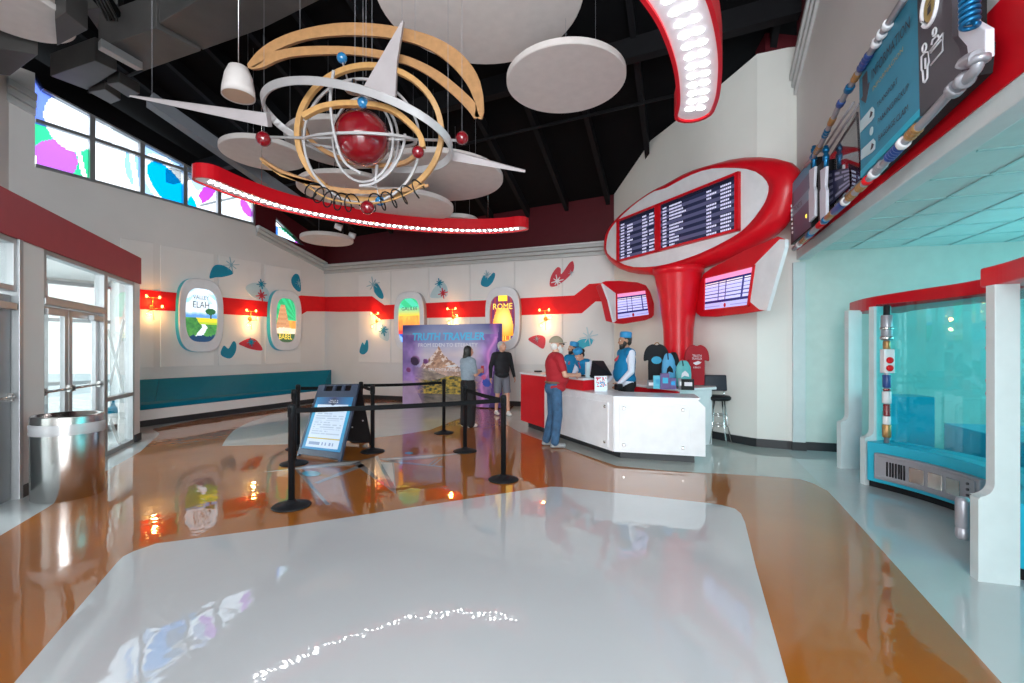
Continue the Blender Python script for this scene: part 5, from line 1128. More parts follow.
# --- things on the counters
def put(px, py, z): return onz(px, py, z)
mo = thing('monitor', 'black flat monitor seen from behind on the raised red ledge', 'monitor', (1.22, 7.55, 1.075))
Q = lambda x, y, Y: at(x, y, Y)
MB().prism([Q(592, 360.5, 7.35), Q(603, 360.8, 7.6), Q(612, 375.6, 7.35), Q(590, 376.5, 7.1)], (.02, .045, .0)).build('screen_back', M['blackp'], mo, bevel=.006)
MB().prism([Q(590, 376.5, 7.2), Q(603, 377, 7.4), Q(605, 379.5, 7.45), Q(592, 379, 7.25)], (.0, .05, .02)).build('stand', M['blackp'], mo)
def box_at(px, py, z, size, m, rz=0): p = put(px, py, z); return p, MB().box(p+Vector((0, 0, size[2]/2)), size, rz)
p, b = box_at(587.5, 377.5, 1.075, (.06, .05, .25), None, .3); tag(b.build('brochure_holder', M['skydecal'], bevel=.004), 'pale blue upright brochure holder left of the monitor on the ledge', 'brochure holder')
p, b = box_at(596.5, 376.8, 1.075, (.07, .07, .10), None); tag(b.build('pen_cup', M['greyp'], bevel=.01), 'small grey cup in front of the monitor', 'cup')
p, b = box_at(581.5, 376.4, 1.075, (.20, .08, .025), None, -.2); tag(b.build('card_reader', M['blackp'], bevel=.006), 'flat black card reader on the ledge before the clerks', 'card reader')
p, b = box_at(538, 372, 1.075, (.16, .10, .03), None); tag(b.build('stapler', M['blackp'], bevel=.008), 'small black item lying on the ledge behind the capped visitor', 'stapler')
ds = thing('desk_sign', 'small white printed sign standing on the white desk top', 'sign', put(604.5, 391, .88))
c = put(604.5, 391.2, .88); qf = lambda a, b, cc=0: c+Vector((-.15+a, -.02+b*.10-.0, b*.98))+Vector((0, -cc, 0))
paint('printed_face', qf, .19, .235, 26, 30, lambda u, v: (.72, .80, .88) if v < .3 or v > .93 or u < .08 or u > .92 else ([(.05, .25, .5), (.75, .85, .92), (.6, .05, .1), (.75, .85, .92)][int(vn(u*9, v*9)*3.99)]), M['print'], ds)
MB().prism([qf(-.004, -.004, -.004), qf(.194, -.004, -.004), qf(.194, .239, -.004), qf(-.004, .239, -.004)], (0, .008, 0)).build('backing', M['whitegloss'], ds)
# merchandise on the back counter
def tee(px, py, Y, w_, h_, m, label, design, rz):
    t = thing('t_shirt', label, 't-shirt', at(px, py, Y)); c = at(px, py, Y); ux = Vector((math.cos(rz), math.sin(rz), 0)); nn = Vector((math.sin(rz), -math.cos(rz), 0))
    f = lambda a, b, cc=0: c+ux*a*w_/2+Vector((0, 0, b*h_))+nn*cc
    outl = catmull([(-.62, 0, 0), (-.66, .5, 0), (-.66, .62, 0), (-1, .60, 0), (-.96, .80, 0), (-.70, .94, 0), (-.3, 1.0, 0), (0, .97, 0), (.3, 1.0, 0), (.70, .94, 0), (.96, .80, 0), (1, .60, 0), (.66, .62, 0), (.66, .5, 0), (.62, 0, 0)], 3)
    MB().loft([[f(p.x, p.y, .05) for p in outl], [f(p.x, p.y, 0) for p in outl]], sm=False).build('fabric', M[m], t, bevel=.012)
    design(t, lambda a, b, cc=0: f(a, b, .055+cc)); MB().tube([f(0, 0, -.02), f(0, .98, -.02)], .01, 6).build('stand', M['steel'], t); return t, f
M['printc'] = mat('print_cyan', (.03, .38, .62), .6); M['printw'] = mat('print_white', (.75, .70, .75), .6)
def des1(t, f):
    MB().prism([f(.42*math.cos(k*.524), .62+.09*math.sin(k*.524)) for k in range(12)], (f(0, 0, .004)-f(0, 0, 0))).build('print', M['printc'], t)
    for a, b in (((-.9), .1),): pass
def des2(t, f):
    text('lettering', 'TRUTH', lambda a, b, c=0: f(-.38+a, .70+b, c), .76, .06, M['printw'], t); text('lettering', 'TRAVELER', lambda a, b, c=0: f(-.42+a, .63+b, c), .84, .055, M['printw'], t)
    MB().prism([f(x, y) for x, y in ((-.35, .55), (-.1, .58), (.1, .60), (.38, .57), (.15, .52), (-.1, .50))], (f(0, 0, .004)-f(0, 0, 0))).build('print', M['printw'], t); text('lettering', 'ETERNITY', lambda a, b, c=0: f(-.3+a, .42+b, c), .6, .04, M['printw'], t)
tee(656, 386, 7.62, .40, .70, 'sweater', 'black t-shirt with a cyan print on the back counter stand', des1, -.15)
tee(696.5, 385, 7.5, .37, .66, 'shirtred', 'dark red t-shirt with white print at the right end of the back counter', des2, -.25)
c = at(657, 343.8, 7.6); tag(MB().tube([c+Vector((-.05, 0, -.02)), c+Vector((-.015, 0, .02)), c+Vector((.015, 0, .02)), c+Vector((.05, 0, -.02))], .008, 6).build('coat_hanger', M['copper']), 'small hanger hook on top of the black t-shirt', 'hanger')
def bagf(px, py, Y, w_, h_, m, label, m2):
    c = at(px, py, Y); t = thing('drawstring_bag', label, 'bag', c)
    rings = []
    for k, (s_, d_) in enumerate(((.85, .6), (1, 1), (1.0, 1), (.92, .8), (.6, .45), (.35, .25))):
        z = h_*[0, .08, .5, .75, .93, 1][k]; rings.append([c+Vector((w_/2*s_*math.cos(a*.3927), .06*d_*math.sin(a*.3927), z)) for a in range(16)])
    MB().loft(rings).build('sack', M[m], t); MB().prism([c+Vector((x*w_/2, -.066, y*h_)) for x, y in ((-.5, .35), (-.1, .42), (.5, .38), (.4, .5), (0, .62), (-.4, .52))], (0, -.004, 0)).build('print', M[m2], t)
    MB().tube([c+Vector((-.02, -.02, h_)), c+Vector((-.1*w_, -.05, h_*.8))], .008, 6).build('cord', M['blackp'], t)
M['mint'] = mat('mint_fabric', (.12, .42, .44), .7); M['purple'] = mat('purple_print', (.10, .06, .22), .5); M['bluefab'] = mat('sky_blue_fabric', (.10, .36, .62), .7)
bagf(683.5, 386.5, 7.0, .24, .40, 'mint', 'mint green drawstring bag leaning before the dark red t-shirt', 'printw')
bagf(668.5, 384.5, 7.3, .22, .50, 'bluefab', 'sky blue bag hanging between the black t-shirt and the red trunk', 'blackp')
bagf(673.5, 384, 7.42, .20, .52, 'blackp', 'black bag standing behind the sky blue one', 'bluefab')
for px, py, Y, s_, m, m2, lab, cat, nm in ((650.5, 383, 6.98, (.11, .04, .13), 'signdark', 'printw', 'small dark printed box at the left end of the merchandise', 'box', 'gift_box'), (657, 383.2, 6.95, (.11, .07, .20), 'tealp', 'printc', 'bright blue gift pack below the black t-shirt', 'box', 'gift_box'), (664.8, 384.5, 6.85, (.13, .04, .24), 'purple', 'printc', 'tall purple box in the middle of the merchandise', 'box', 'gift_box'), (672.5, 386, 6.82, (.10, .04, .17), 'purple', 'bluem', 'dark purple box right of the tall purple one', 'box', 'gift_box'), (680, 387.5, 6.75, (.05, .05, .17), 'greyp', 'whitegloss', 'slim silver tumbler before the mint bag', 'tumbler', 'tumbler'), (687.5, 388, 6.72, (.18, .05, .16), 'blackp', 'printw', 'black and white printed box before the mint bag', 'box', 'gift_box')):
    c = at(px, py, Y); c.z = .925; t = thing(nm, lab, cat, c)
    (MB().lathe([(s_[0]/2*.9, 0), (s_[0]/2, s_[2])], c, 16) if nm == 'tumbler' else MB().box(c+Vector((0, 0, s_[2]/2)), s_, -.2)).build('body', M[m], t)
    MB().box(c+Vector((-.0, -s_[1]*.5-.006, s_[2]*.55)), (s_[0]*.6, .006, s_[2]*.35), -.2).build('print', M[m2], t)
# ================================================================== queue barriers
ST = [(291.5, 506.5), (294, 464), (298, 449), (361, 441), (372.6, 452), (443.8, 433.4), (465, 451.5), (503.4, 480)]
SL = ['stanchion nearest the camera, front left of the queue', 'stanchion standing just left of the lower corner of the easel sign', 'stanchion at the rear left behind the easel sign', 'stanchion directly behind the easel sign', 'stanchion right of the easel sign', 'stanchion in front of the mountain backdrop', 'stanchion in front of the woman with long dark hair', 'stanchion at the front right corner of the queue']
sp_ = [onz(x, y, 0) for x, y in ST]
s0 = thing('queue_stanchion', 'black belt '+SL[0], 'stanchion', (0, 0, 0), 'black belt stanchions of the queue')
MB().lathe([(.01, 0), (.172, 0), (.178, .008), (.17, .018), (.10, .042), (.04, .055), (.035, .07)], (0, 0, 0), 32).build('base', M['blackp'], s0)
MB().lathe([(.03, .06), (.03, .86), (.036, .865), (.036, .965), (.030, .985), (.01, .99)], (0, 0, 0), 20).build('post', M['blackp'], s0)
MB().box((0, -.037, .93), (.03, .012, .06)).build('belt_clip', M['belt'], s0)
s0.location = sp_[0]
for q, lab in zip(sp_[1:], SL[1:]): dup(s0, q, 0, 'black belt '+lab)
for (i, j), lab in zip(((0, 7), (0, 1), (1, 2), (2, 3), (3, 5), (3, 4), (6, 7)), ('long black belt stretched across the front of the queue', 'short black belt joining the two front left stanchions', 'short black belt between the second and rear left stanchions', 'black belt crossing behind the top of the easel sign', 'black belt running to the stanchion before the backdrop', 'short black belt right of the easel sign top', 'short black belt closing the right side of the queue')):
    a, b = sp_[i], sp_[j]; d = (b-a).normalized(); mb = MB(); n = 8; pts = [a.lerp(b, k/n)+Vector((0, 0, .925-.012*math.sin(math.pi*k/n))) for k in range(n+1)]; pts[0] += d*.04; pts[-1] -= d*.04
    mb.sweep(pts, [(-.0015, -.025), (.0015, -.025), (.0015, .025), (-.0015, .025)]); tag(mb.build('barrier_belt', M['belt']), lab, 'barrier belt', 'belts of the queue barriers')
# ================================================================== easel sign
fl_, fr_ = onz(296.5, 456, 0), onz(340.5, 462, 0); tl, trr = at(319, 385, 6.85), at(359, 384, 6.62)
ez = thing('easel_sign', 'folding A-frame easel sign with a blue and white notice', 'sign', (fl_+fr_)/2)
def E(u, v, c=0.0):
    p = (fl_*(1-u)+fr_*u)*(1-v)+(tl*(1-u)+trr*u)*v; nn = (fr_-fl_).cross(tl-fl_).normalized(); nn = nn if nn.y < 0 else -nn; return p+nn*c
def eb(mb, u0, u1, v0, v1, c0, c1): nn = E(0, 0, 1)-E(0, 0, 0); return mb.prism([E(u0, v0, c0), E(u1, v0, c0), E(u1, v1, c0), E(u0, v1, c0)], nn*(c1-c0))
mb = MB(); eb(mb, 0, .055, 0, 1, -.03, .005); eb(mb, .945, 1, 0, 1, -.03, .005); eb(mb, .0, 1, .03, .11, -.03, .005); eb(mb, 0, 1, .82, .91, -.03, .005); eb(mb, 0, .17, .9, 1, -.03, .005); eb(mb, .83, 1, .9, 1, -.03, .005); eb(mb, .38, .44, .9, 1, -.03, .005); eb(mb, .60, .66, .9, 1, -.03, .005); eb(mb, 0, 1, .985, 1, -.03, .005)
mb.build('front_frame', M['navy'], ez, bevel=.005)
def f_notice(u, v):
    if v > .86: return lerp((.02, .22, .48), (.05, .05, .14), 1-abs(u-.5)*1.9)
    if u < .09 or u > .91 or v < .04: return lerp((.02, .25, .52), (.03, .40, .66), v)
    if v > .84: return (.62, .70, .82)
    if .205 < v < .225: return (.55, .45, .12)
    if .09 < v < .15: return (.25, .35, .55) if vn(u*26, 1) > .5 and .15 < u < .85 else (.66, .76, .92)
    r = (v*24) % 1
    if .27 < v < .72 and .14 < u < (.86 if int(v*24) % 4 else .55) and r < .42: return (.45, .55, .70) if vn(u*30, int(v*24)) > .25 else (.66, .76, .92)
    return (.66, .76, .92)
nt_ = paint('notice', lambda a, b, c=0: E(.055+a*.89, .11+b*.71, .001+c), 1, 1, 60, 90, f_notice, M['print'], ez)
MB().lathe([(.055, 0), (.055, .003)], E(.5, .755, .002), 18, axis=E(0, 0, 1)-E(0, 0, 0)).build('emblem', M['navy'], nt_)
text('lettering', 'TRUTH', lambda a, b, c=0: E(.40+a, .762+b, .006+c), .2, .018, M['txtw'], nt_); text('lettering', 'TRAVELER', lambda a, b, c=0: E(.38+a, .738+b, .006+c), .24, .018, M['txtw'], nt_)
bl_, br_ = onz(330, 442, 0), onz(372, 445.5, 0)
def E2(u, v, c=0.0): p = (bl_*(1-u)+br_*u)*(1-v)+((tl*(1-u)+trr*u)+Vector((0, .05, 0)))*v; return p+Vector((-.1, .25, .1)).normalized()*c
mb = MB()
for u0, u1, v0, v1 in ((0, .06, 0, 1), (.94, 1, 0, 1), (0, 1, .05, .11), (0, 1, .93, 1)): mb.prism([E2(u0, v0), E2(u1, v0), E2(u1, v1), E2(u0, v1)], (0, .03, 0))
mb.prism([E2(.05, .10), E2(.95, .10), E2(.95, .95), E2(.05, .95)], (0, .012, 0)); bf = mb.build('back_frame', M['blackp'], ez, bevel=.003)
for u, v in ((.9, .42), (.88, .62), (.6, .45), (.62, .3)): MB().box(E2(u, v)-Vector((0, .01, 0)), (.02, .01, .02)).build('clip', M['greyp'], bf)
# ================================================================== mountain backdrop
BD = Plane(fl(402.6, 12.55), fl(501.6, 11.75)); b0_ = Vector((BD.p.x, BD.p.y, 0))
bz0, bz1 = .03, BD.hit(402.6, 325.2).z
bk = thing('photo_backdrop', 'large printed fabric backdrop with a mountain scene behind the visitors', 'backdrop', (b0_+Vector((BD.q.x, BD.q.y, 0)))/2)
def f_bd(u, v):
    c = lerp((.16, .24, .55), (.72, .66, .76), fbm(u*3+v*4, v*5-u*2)*1.1*(1 if v < .78 else .55)); c = lerp(c, (.85, .66, .62), max(0, .75-abs(v-.62)*5)*.7)
    pk = .36+.36*max(0, 1-abs(u-.38)/.24)**1.15+.10*max(0, 1-abs(u-.60)/.16)+.07*max(0, 1-abs(u-.22)/.10)+(fbm(u*26, 7)-.5)*.05
    if v < pk:
        rg = fbm(u*22+v*9, v*30-u*20); c = lerp((.20, .085, .06), (.78, .46, .30), rg*1.5-.2)
        if v > pk-.10 and rg > .52: c = (.85, .70, .64)
        c = lerp(c, (.80, .66, .66), max(0, (.50-v)/.10)*.6*fbm(u*7, v*9))
    r2 = .42+.05*math.sin(u*9)+(fbm(u*18, 3)-.5)*.06
    if v < r2: c = lerp((.13, .10, .10), (.50, .38, .30), fbm(u*24+3, v*34)*1.3-.1)
    if v < .34+.03*math.sin(u*13+1): c = lerp((.03, .05, .025), (.78, .50, .05), max(0, fbm(u*34, v*44)*2.0-.62))
    if v < .15: c = lerp((.03, .035, .04), (.28, .22, .18), fbm(u*16, v*34))
    k = max(0, 1-u/.24); k2 = max(0, 1-(1-u)/.30)
    c = lerp(c, (.05, .045, .20), min(1, max(0, (v-.80)*5)*(.35+k+k2)))
    pl_ = lerp((.07, .03, .22), (.50, .28, .75), fbm(u*9+4, v*6)**1.3*1.3)
    if v < .88: c = lerp(c, pl_, min(1, k*1.9)*.9); c = lerp(c, pl_, min(1, k2*1.9)*.95)
    st = .80+.17*max(0, v-.1)+.02*math.sin(v*17)
    c = lerp(c, (.95, .45, .85), max(0, 1-abs(u-st)/.022)*(.9 if v < .85 else .2)); c = lerp(c, (.6, .12, .62), max(0, 1-abs(u-st)/.06)*.5)
    if u > .88+.10*v: c = lerp((.03, .015, .12), (.16, .05, .34), fbm(u*9, v*7))
    if v < .30 and u < .22-.4*v: c = lerp(c, (.50, .36, .46), .65)
    for cx, cy, r, cc in ((.135, .555, .062, (.04, .015, .06)), (.245, .545, .034, (.16, .03, .16)), (.065, .44, .032, (.20, .03, .14)), (.80, .42, .05, (.02, .08, .5)), (.86, .30, .055, (.03, .08, .55)), (.83, .36, .03, (.75, .12, .3))):
        dd = math.hypot((u-cx)*1.25, v-cy)/r
        if dd < 1: c = lerp(cc, (.55, .25, .6), max(0, (u-cx+v-cy)/r*.5+(dd-.8)))
    return c
w_, h_ = BD.len, bz1-bz0; fr = lambda a, b, c=0: BD.pt(a, bz0+b, c+.001)
bp_ = paint('print', fr, w_, h_, 150, 130, f_bd, M['print'], bk)
MB().pbox(BD, 0, w_, bz0, bz1, -.06, 0).build('frame', M['purple'], bk)
MB().pbox(BD, .1, .3, 0, bz0, -.2, -.05).pbox(BD, w_-.3, w_-.1, 0, bz0, -.2, -.05).build('foot', M['blackp'], bk)
text('lettering', 'TRUTH TRAVELER', lambda a, b, c=0: fr(w_*.10+a, h_*.805+b, c), w_*.74, h_*.095, M['txtc'], bk, shear=.12, th=.006, bold=.035)
text('lettering', 'FROM EDEN TO ETERNITY', lambda a, b, c=0: fr(w_*.17+a, h_*.725+b, c), w_*.60, h_*.045, M['txtw'], bk, th=.006)
text('lettering', 'TRUTHTRAVELER', lambda a, b, c=0: fr(w_*.27+a, h_*.425+b, c), w_*.34, h_*.036, M['txtw'], bk, th=.006)
MB().prism([fr(w_*u, h_*v, .005) for u, v in ((.44, .475), (.50, .50), (.56, .505), (.57, .485), (.49, .478))], BD.n*.003).build('emblem', M['txtw'], bk)
# ================================================================== litter bin
bc_ = onz(68, 489, 0); bx, by = -4.62, 4.74
rb = thing('litter_bin', 'round brushed steel litter bin with a clear liner beside the entrance', 'bin', (bx, by, 0)); R_ = .285
k = WE.n; 
MB().lathe([(R_*.97, 0), (R_, .01), (R_, .83), (R_*.985, .845), (R_*.93, .845), (R_*.90, .80), (R_*.55, .77), (R_*.52, .70), (0, .69)], (bx, by, 0), 64).build('body', M['steel'], rb)
prof = [(R_+.004, .655), (R_+.012, .66), (R_+.007, .70), (R_+.013, .735), (R_+.006, .76), (R_+.002, .765)]
M['bagw'] = mat('bin_liner_white', (.80, .80, .84), .3, alpha=.55, bump=(30, .6, .01)); MB().lathe(prof, (bx, by, 0), 64).build('liner', M['bagw'], rb)
MB().lathe([(R_*.9, 0), (R_*.985, .006), (R_*.985, .012)], (bx, by, 0), 48).build('foot_ring', M['blackp'], rb)
# ================================================================== security gates on the right
def arc_pts(pts, n=6): return catmull([(x, y, 0) for x, y in pts], n)
G1 = thing('walk_gate', 'curved teal glass gate with white posts, red canopy and grey console', 'gate', (4.1, 4.4, 0))
base_path = arc_pts([(3.96, 5.06), (4.10, 4.62), (4.13, 4.15), (4.02, 3.70), (3.75, 3.32), (3.30, 3.06)])
def bandz(path, r_in, r_out, z0, z1):
    L, R = [], []
    for i, p in enumerate(path):
        d = (path[min(i+1, len(path)-1)]-path[max(i-1, 0)]).normalized(); n = Vector((-d.y, d.x, 0)); L.append(p+n*r_in); R.append(p+n*r_out)
    return [[P2(a, z0), P2(b, z0), P2(b, z1), P2(a, z1)] for a, b in zip(L, R)]
MB().loft(bandz(base_path, -.02, .30, .07, .50), sm=False).build('base_panel', M['tealp'], G1, bevel=.01)
MB().loft(bandz(base_path, .02, .26, 0, .07), sm=False).build('toe_kick', M['blackp'], G1)
MB().loft(bandz(base_path, .13, .142, .50, 2.02), sm=False, caps=True).build('glass_panel', M['tealglass'], G1)
can = arc_pts([(4.62, 6.20), (4.42, 5.65), (4.36, 5.0), (4.36, 4.4), (4.20, 3.85), (3.85, 3.3)])
MB().loft(bandz(can, -.02, .55, 2.0, 2.16), sm=False).build('canopy', M['red'], G1, bevel=.012)
def post(pts, name='post', th=None):  # stepped side plate
    return pts
def plate(parent, p0, p1, thn, zt, wstep, zstep, name='post'):
    # upright plate from plan point p0 (slim edge) ; foot steps out toward p1 below zstep with rounded shoulder
    p0 = Vector((*p0, 0)); p1 = Vector((*p1, 0)); u = (p1-p0).normalized(); W_ = (p1-p0).length; nn = Vector((-u.y, u.x, 0))
    prof = [(W_, 0), (W_, zt), (wstep, zt), (wstep, zstep+.09)]
    for k in range(1, 6): a = k/6*math.pi/2; prof.append((wstep-.09+.09*math.cos(a), zstep+.09-.09*math.sin(a)))
    prof += [(wstep-.09, zstep), (0.015, zstep), (0, zstep-.015), (0, 0)]
    return MB().prism([p0+u*a+Vector((0, 0, z)) for a, z in prof], nn*thn).build(name, M['gatewhite'], parent, bevel=.008)
plate(G1, (3.955, 5.10), (4.25, 5.10), .07, 2.0, .10, .53)
plate(G1, (4.19, 5.80), (4.46, 5.80), .07, 2.02, .10, .60)
# near post of the next gate
G2_ = thing('walk_gate', 'near white gate post with rounded shoulder and red canopy at the right edge', 'gate', (3.2, 3.0, 0))
plate(G2_, (3.034, 2.96), (3.24, 2.90), .08, 1.93, .085, .55)
plate(G2_, (3.09, 2.92), (3.42, 2.87), .06, 1.93, .02, .60) if False else None
can2 = arc_pts([(3.02, 3.02), (3.08, 2.72), (3.10, 2.42), (3.04, 2.1), (2.9, 1.8)])
can2 = arc_pts([(3.20, 3.09), (3.13, 2.88), (3.0, 2.62), (2.88, 2.40), (2.7, 2.1)])
MB().loft(bandz(can2, -.02, .55, 1.93, 2.06), sm=False).build('canopy', M['red'], G2_, bevel=.012)
for zz_ in (1.62, 1.28, 1.20, 1.52): pass
# console on the base panel
def bp_at(t, z, c=0.0):
    i = t*(len(base_path)-1); k = min(int(i), len(base_path)-2); p = base_path[k].lerp(base_path[k+1], i-k); d = (base_path[k+1]-base_path[k]).normalized(); n = Vector((-d.y, d.x, 0))
    return P2(p-n*(c+.02), z) 
def bstrip(mb, t0, t1, z0, z1, c0, c1, n=8):
    rings = []
    for k in range(n+1):
        t = t0+(t1-t0)*k/n; rings.append([bp_at(t, z0, c0), bp_at(t, z0, c1), bp_at(t, z1, c1), bp_at(t, z1, c0)])
    return mb.loft(rings, sm=False)
con = bstrip(MB(), .06, .52, .12, .40, 0, .06).build('console', M['greyp'], G1, bevel=.012)
bstrip(MB(), .08, .50, .145, .375, .06, .072).build('console_plate', M['greyp'], con, bevel=.006)
for t0, t1 in ((.205, .270), (.285, .350), (.365, .430)): bstrip(MB(), t0, t1, .18, .33, .072, .082, 3).build('window', M['steel'], con, bevel=.006)
for k in range(7): bstrip(MB(), .115+k*.011, .120+k*.011, .18, .33, .072, .080, 1).build('louvre', M['blackp'], con)
for z in (.18, .23, .28, .33): MB().lathe([(.012, 0), (.012, .012)], bp_at(.47, z, .072), 10, axis=bp_at(.47, z, .1)-bp_at(.47, z, 0)).build('knob', M['signdark'], con)
# totem of pipe fittings on the slim post
tx, ty = 4.085, 4.96
tot = thing('control_totem', 'vertical stack of grey, navy, white and red pipe fittings on the gate post', 'pipe fittings', (tx, ty, .8))
MB().cyl((tx, ty, .50), (tx, ty, 2.0), .026, n=14).build('pipe', M['greyp'], tot)
for z0, z1, r, m, ribs in ((1.89, 2.0, .03, 'blackp', 0), (1.63, 1.89, .052, 'greyp', 0), (1.62, 1.66, .062, 'steel', 0), (1.73, 1.76, .062, 'steel', 0), (1.52, 1.61, .034, 'copper', 0), (1.10, 1.24, .038, 'navyp', 0), (1.065, 1.09, .036, 'redball', 0), (.93, 1.06, .042, 'whitegloss', 0), (.79, .92, .036, 'redball', 4), (.70, .79, .036, 'whitegloss', 0), (.56, .70, .040, 'copper', 0)):
    prof = [(r*.9, 0), (r, .006), (r, z1-z0-.006), (r*.9, z1-z0)] if not ribs else [(r*(1 if k % 2 else .86), (z1-z0)*k/(ribs*2)) for k in range(ribs*2+1)]
    MB().lathe(prof, (tx, ty, z0), 18).build('fitting', M[m], tot)
cb = MB().box((tx-.01, ty-.02, 1.39), (.105, .08, .26), -.15).build('button_box', M['whitegloss'], tot, bevel=.008)
for z in (1.40, 1.315): MB().lathe([(.034, 0), (.034, .012), (.02, .022)], (tx-.02, ty-.062, z), 16, axis=(-.1, -1, 0)).build('button', M['redband'], cb)
MB().cyl((4.3, 4.1, 0), (4.3, 4.1, .001), .01).build('x', M['greyp']) if False else None
cy = thing('floor_cylinder', 'small grey ribbed cylinder fixed low beside the near gate post', 'cylinder', (3.10, 3.12, .2))
MB().lathe([(.02, .20), (.030, .20), (.040, .22), (.040, .27), (.036, .274), (.036, .284), (.040, .288), (.040, .46), (.032, .485), (.01, .49)], (3.12, 3.15, 0), 22).build('body', M['greyp'], cy)
# red beads at the gate's inner edge
for z in (1.52, 1.66, 1.30, 1.21):
    MB().lathe([(.022, 0), (.022, .02)], (3.245, 3.08, z), 12, axis=(-1, .3, 0)).build('button', M['redband'], G2_)
tb = thing('teal_counter', 'low teal glazed counter behind the gate glass', 'counter', (4.9, 5.2, 0))
MB().box((4.75, 5.55, .48), (.5, .35, .96), -.3).build('body', M['tealp'], tb, bevel=.01); MB().box((5.6, 4.8, .30), (.9, 1.6, .60), -.3).build('cabinet', M['tealp'], tb, bevel=.01)
o = MB().box(GB.pt(.62, .78, .03), (.07, .012, .11), math.atan2(GB.u.y, GB.u.x)).build('wall_outlet', M['whitegloss'], bevel=.003); tag(o, 'white outlet plate low on the gate room back wall', 'outlet')
# ================================================================== people
def remesh(mb, name, m, parent, vox=.012, smooth=4, base=None):
    me = bpy.data.meshes.new('tmp'); me.from_pydata([tuple(v) for v in mb.v], [], mb.f); bm = bmesh.new(); bm.from_mesh(me); bmesh.ops.recalc_face_normals(bm, faces=bm.faces); bm.to_mesh(me); bm.free()
    o = bpy.data.objects.new('tmp', me); C.objects.link(o)
    r = o.modifiers.new('r', 'REMESH'); r.mode = 'VOXEL'; r.voxel_size = vox; r.use_smooth_shade = True
    if smooth: sm_ = o.modifiers.new('s', 'SMOOTH'); sm_.factor = .5; sm_.iterations = smooth
    dg = bpy.context.evaluated_depsgraph_get(); me2 = bpy.data.meshes.new_from_object(o.evaluated_get(dg)); bpy.data.objects.remove(o); bpy.data.meshes.remove(me)
    me2.name = name; me2.materials.clear(); me2.materials.append(M[m])
    me2.polygons.foreach_set('use_smooth', [True]*len(me2.polygons)); me2.transform(Matrix.Translation(-base)); 
    q = bpy.data.objects.new(name, me2); C.objects.link(q); q.parent = parent; return q
class Body:
    def __init__(s, X, Y, ang, H, j={}, z0=0.0):
        a = math.radians(ang); s.f = Vector((math.cos(a), math.sin(a), 0)); s.r = Vector((math.sin(a), -math.cos(a), 0)); s.o = Vector((X, Y, z0)); s.k = H/1.75
        J = dict(pel=(0, 0, .96), wai=(0, 0, 1.10), che=(0, 0, 1.30), nek=(0, -.01, 1.49), hed=(0, .025, 1.635),
                 sR=(.19, 0, 1.43), eR=(.235, -.03, 1.14), wR=(.235, .05, .89), sL=(-.19, 0, 1.43), eL=(-.235, -.03, 1.14), wL=(-.235, .05, .89),
                 hR=(.095, 0, .93), kR=(.10, .015, .50), aR=(.105, -.02, .09), hL=(-.095, 0, .93), kL=(-.10, .015, .50), aL=(-.105, -.02, .09), hd=0.0, tilt=0.0)
        J.update(j); s.J = J
        h = math.radians(J['hd']); s.hf = s.f*math.cos(h)+s.r*math.sin(h); s.hr = s.r*math.cos(h)-s.f*math.sin(h)
        t = math.radians(J['tilt']); up_ = Vector((0, 0, 1)); s.hu = up_*math.cos(t)+s.hf*math.sin(t); s.hf = s.hf*math.cos(t)-up_*math.sin(t)
    def w(s, n): x, y, z = s.J[n] if isinstance(n, str) else n; return s.o+(s.r*x+s.f*y+Vector((0, 0, z)))*s.k
    def h(s, x, y, z): return s.w('hed')+(s.hr*x+s.hf*y+s.hu*z)*s.k
    def rot(s): return Matrix((s.r, s.f, Vector((0, 0, 1)))).transposed()
    def hrot(s): return Matrix((s.hr, s.hf, s.hu)).transposed()
def hand(mb, b, side, curl=.5, hold=None):
    e_, w_ = b.w('e'+side), b.w('w'+side); d = (w_-e_).normalized(); k = b.k
    ins = -b.r if side == 'R' else b.r; pn = (ins-d*ins.dot(d)).normalized(); lat = d.cross(pn).normalized()     # palm faces the body
    if lat.dot(b.f) < 0: lat = -lat
    pc = w_+d*.045*k; R = Matrix((lat, pn, d)).transposed(); mb.ball(pc, (.040*k, .016*k, .048*k), 12, rot=R)
    for i, L in enumerate((.068, .076, .071, .056)):
        s0 = pc+d*.036*k+lat*(.028-.0195*i)*k; a1 = s0+(d*math.cos(curl*.5)+pn*math.sin(curl*.5))*L*.45*k; a2 = a1+(d*math.cos(curl*1.3)+pn*math.sin(curl*1.3))*L*.33*k; a3 = a2+(d*math.cos(curl*2)+pn*math.sin(curl*2))*L*.26*k
        mb.cap(s0, a1, .0092*k, .0085*k, 8).cap(a1, a2, .0085*k, .0078*k, 8).cap(a2, a3, .0078*k, .0066*k, 8)
    t0 = pc-d*.018*k+lat*.030*k; t1 = t0+(lat*.75+d*.6+pn*.35).normalized()*.036*k; t2 = t1+(lat*.25+d*.9+pn*.45).normalized()*.030*k
    mb.cap(t0, t1, .012*k, .0102*k, 8).cap(t1, t2, .0100*k, .008*k, 8)
    return pc, d, pn
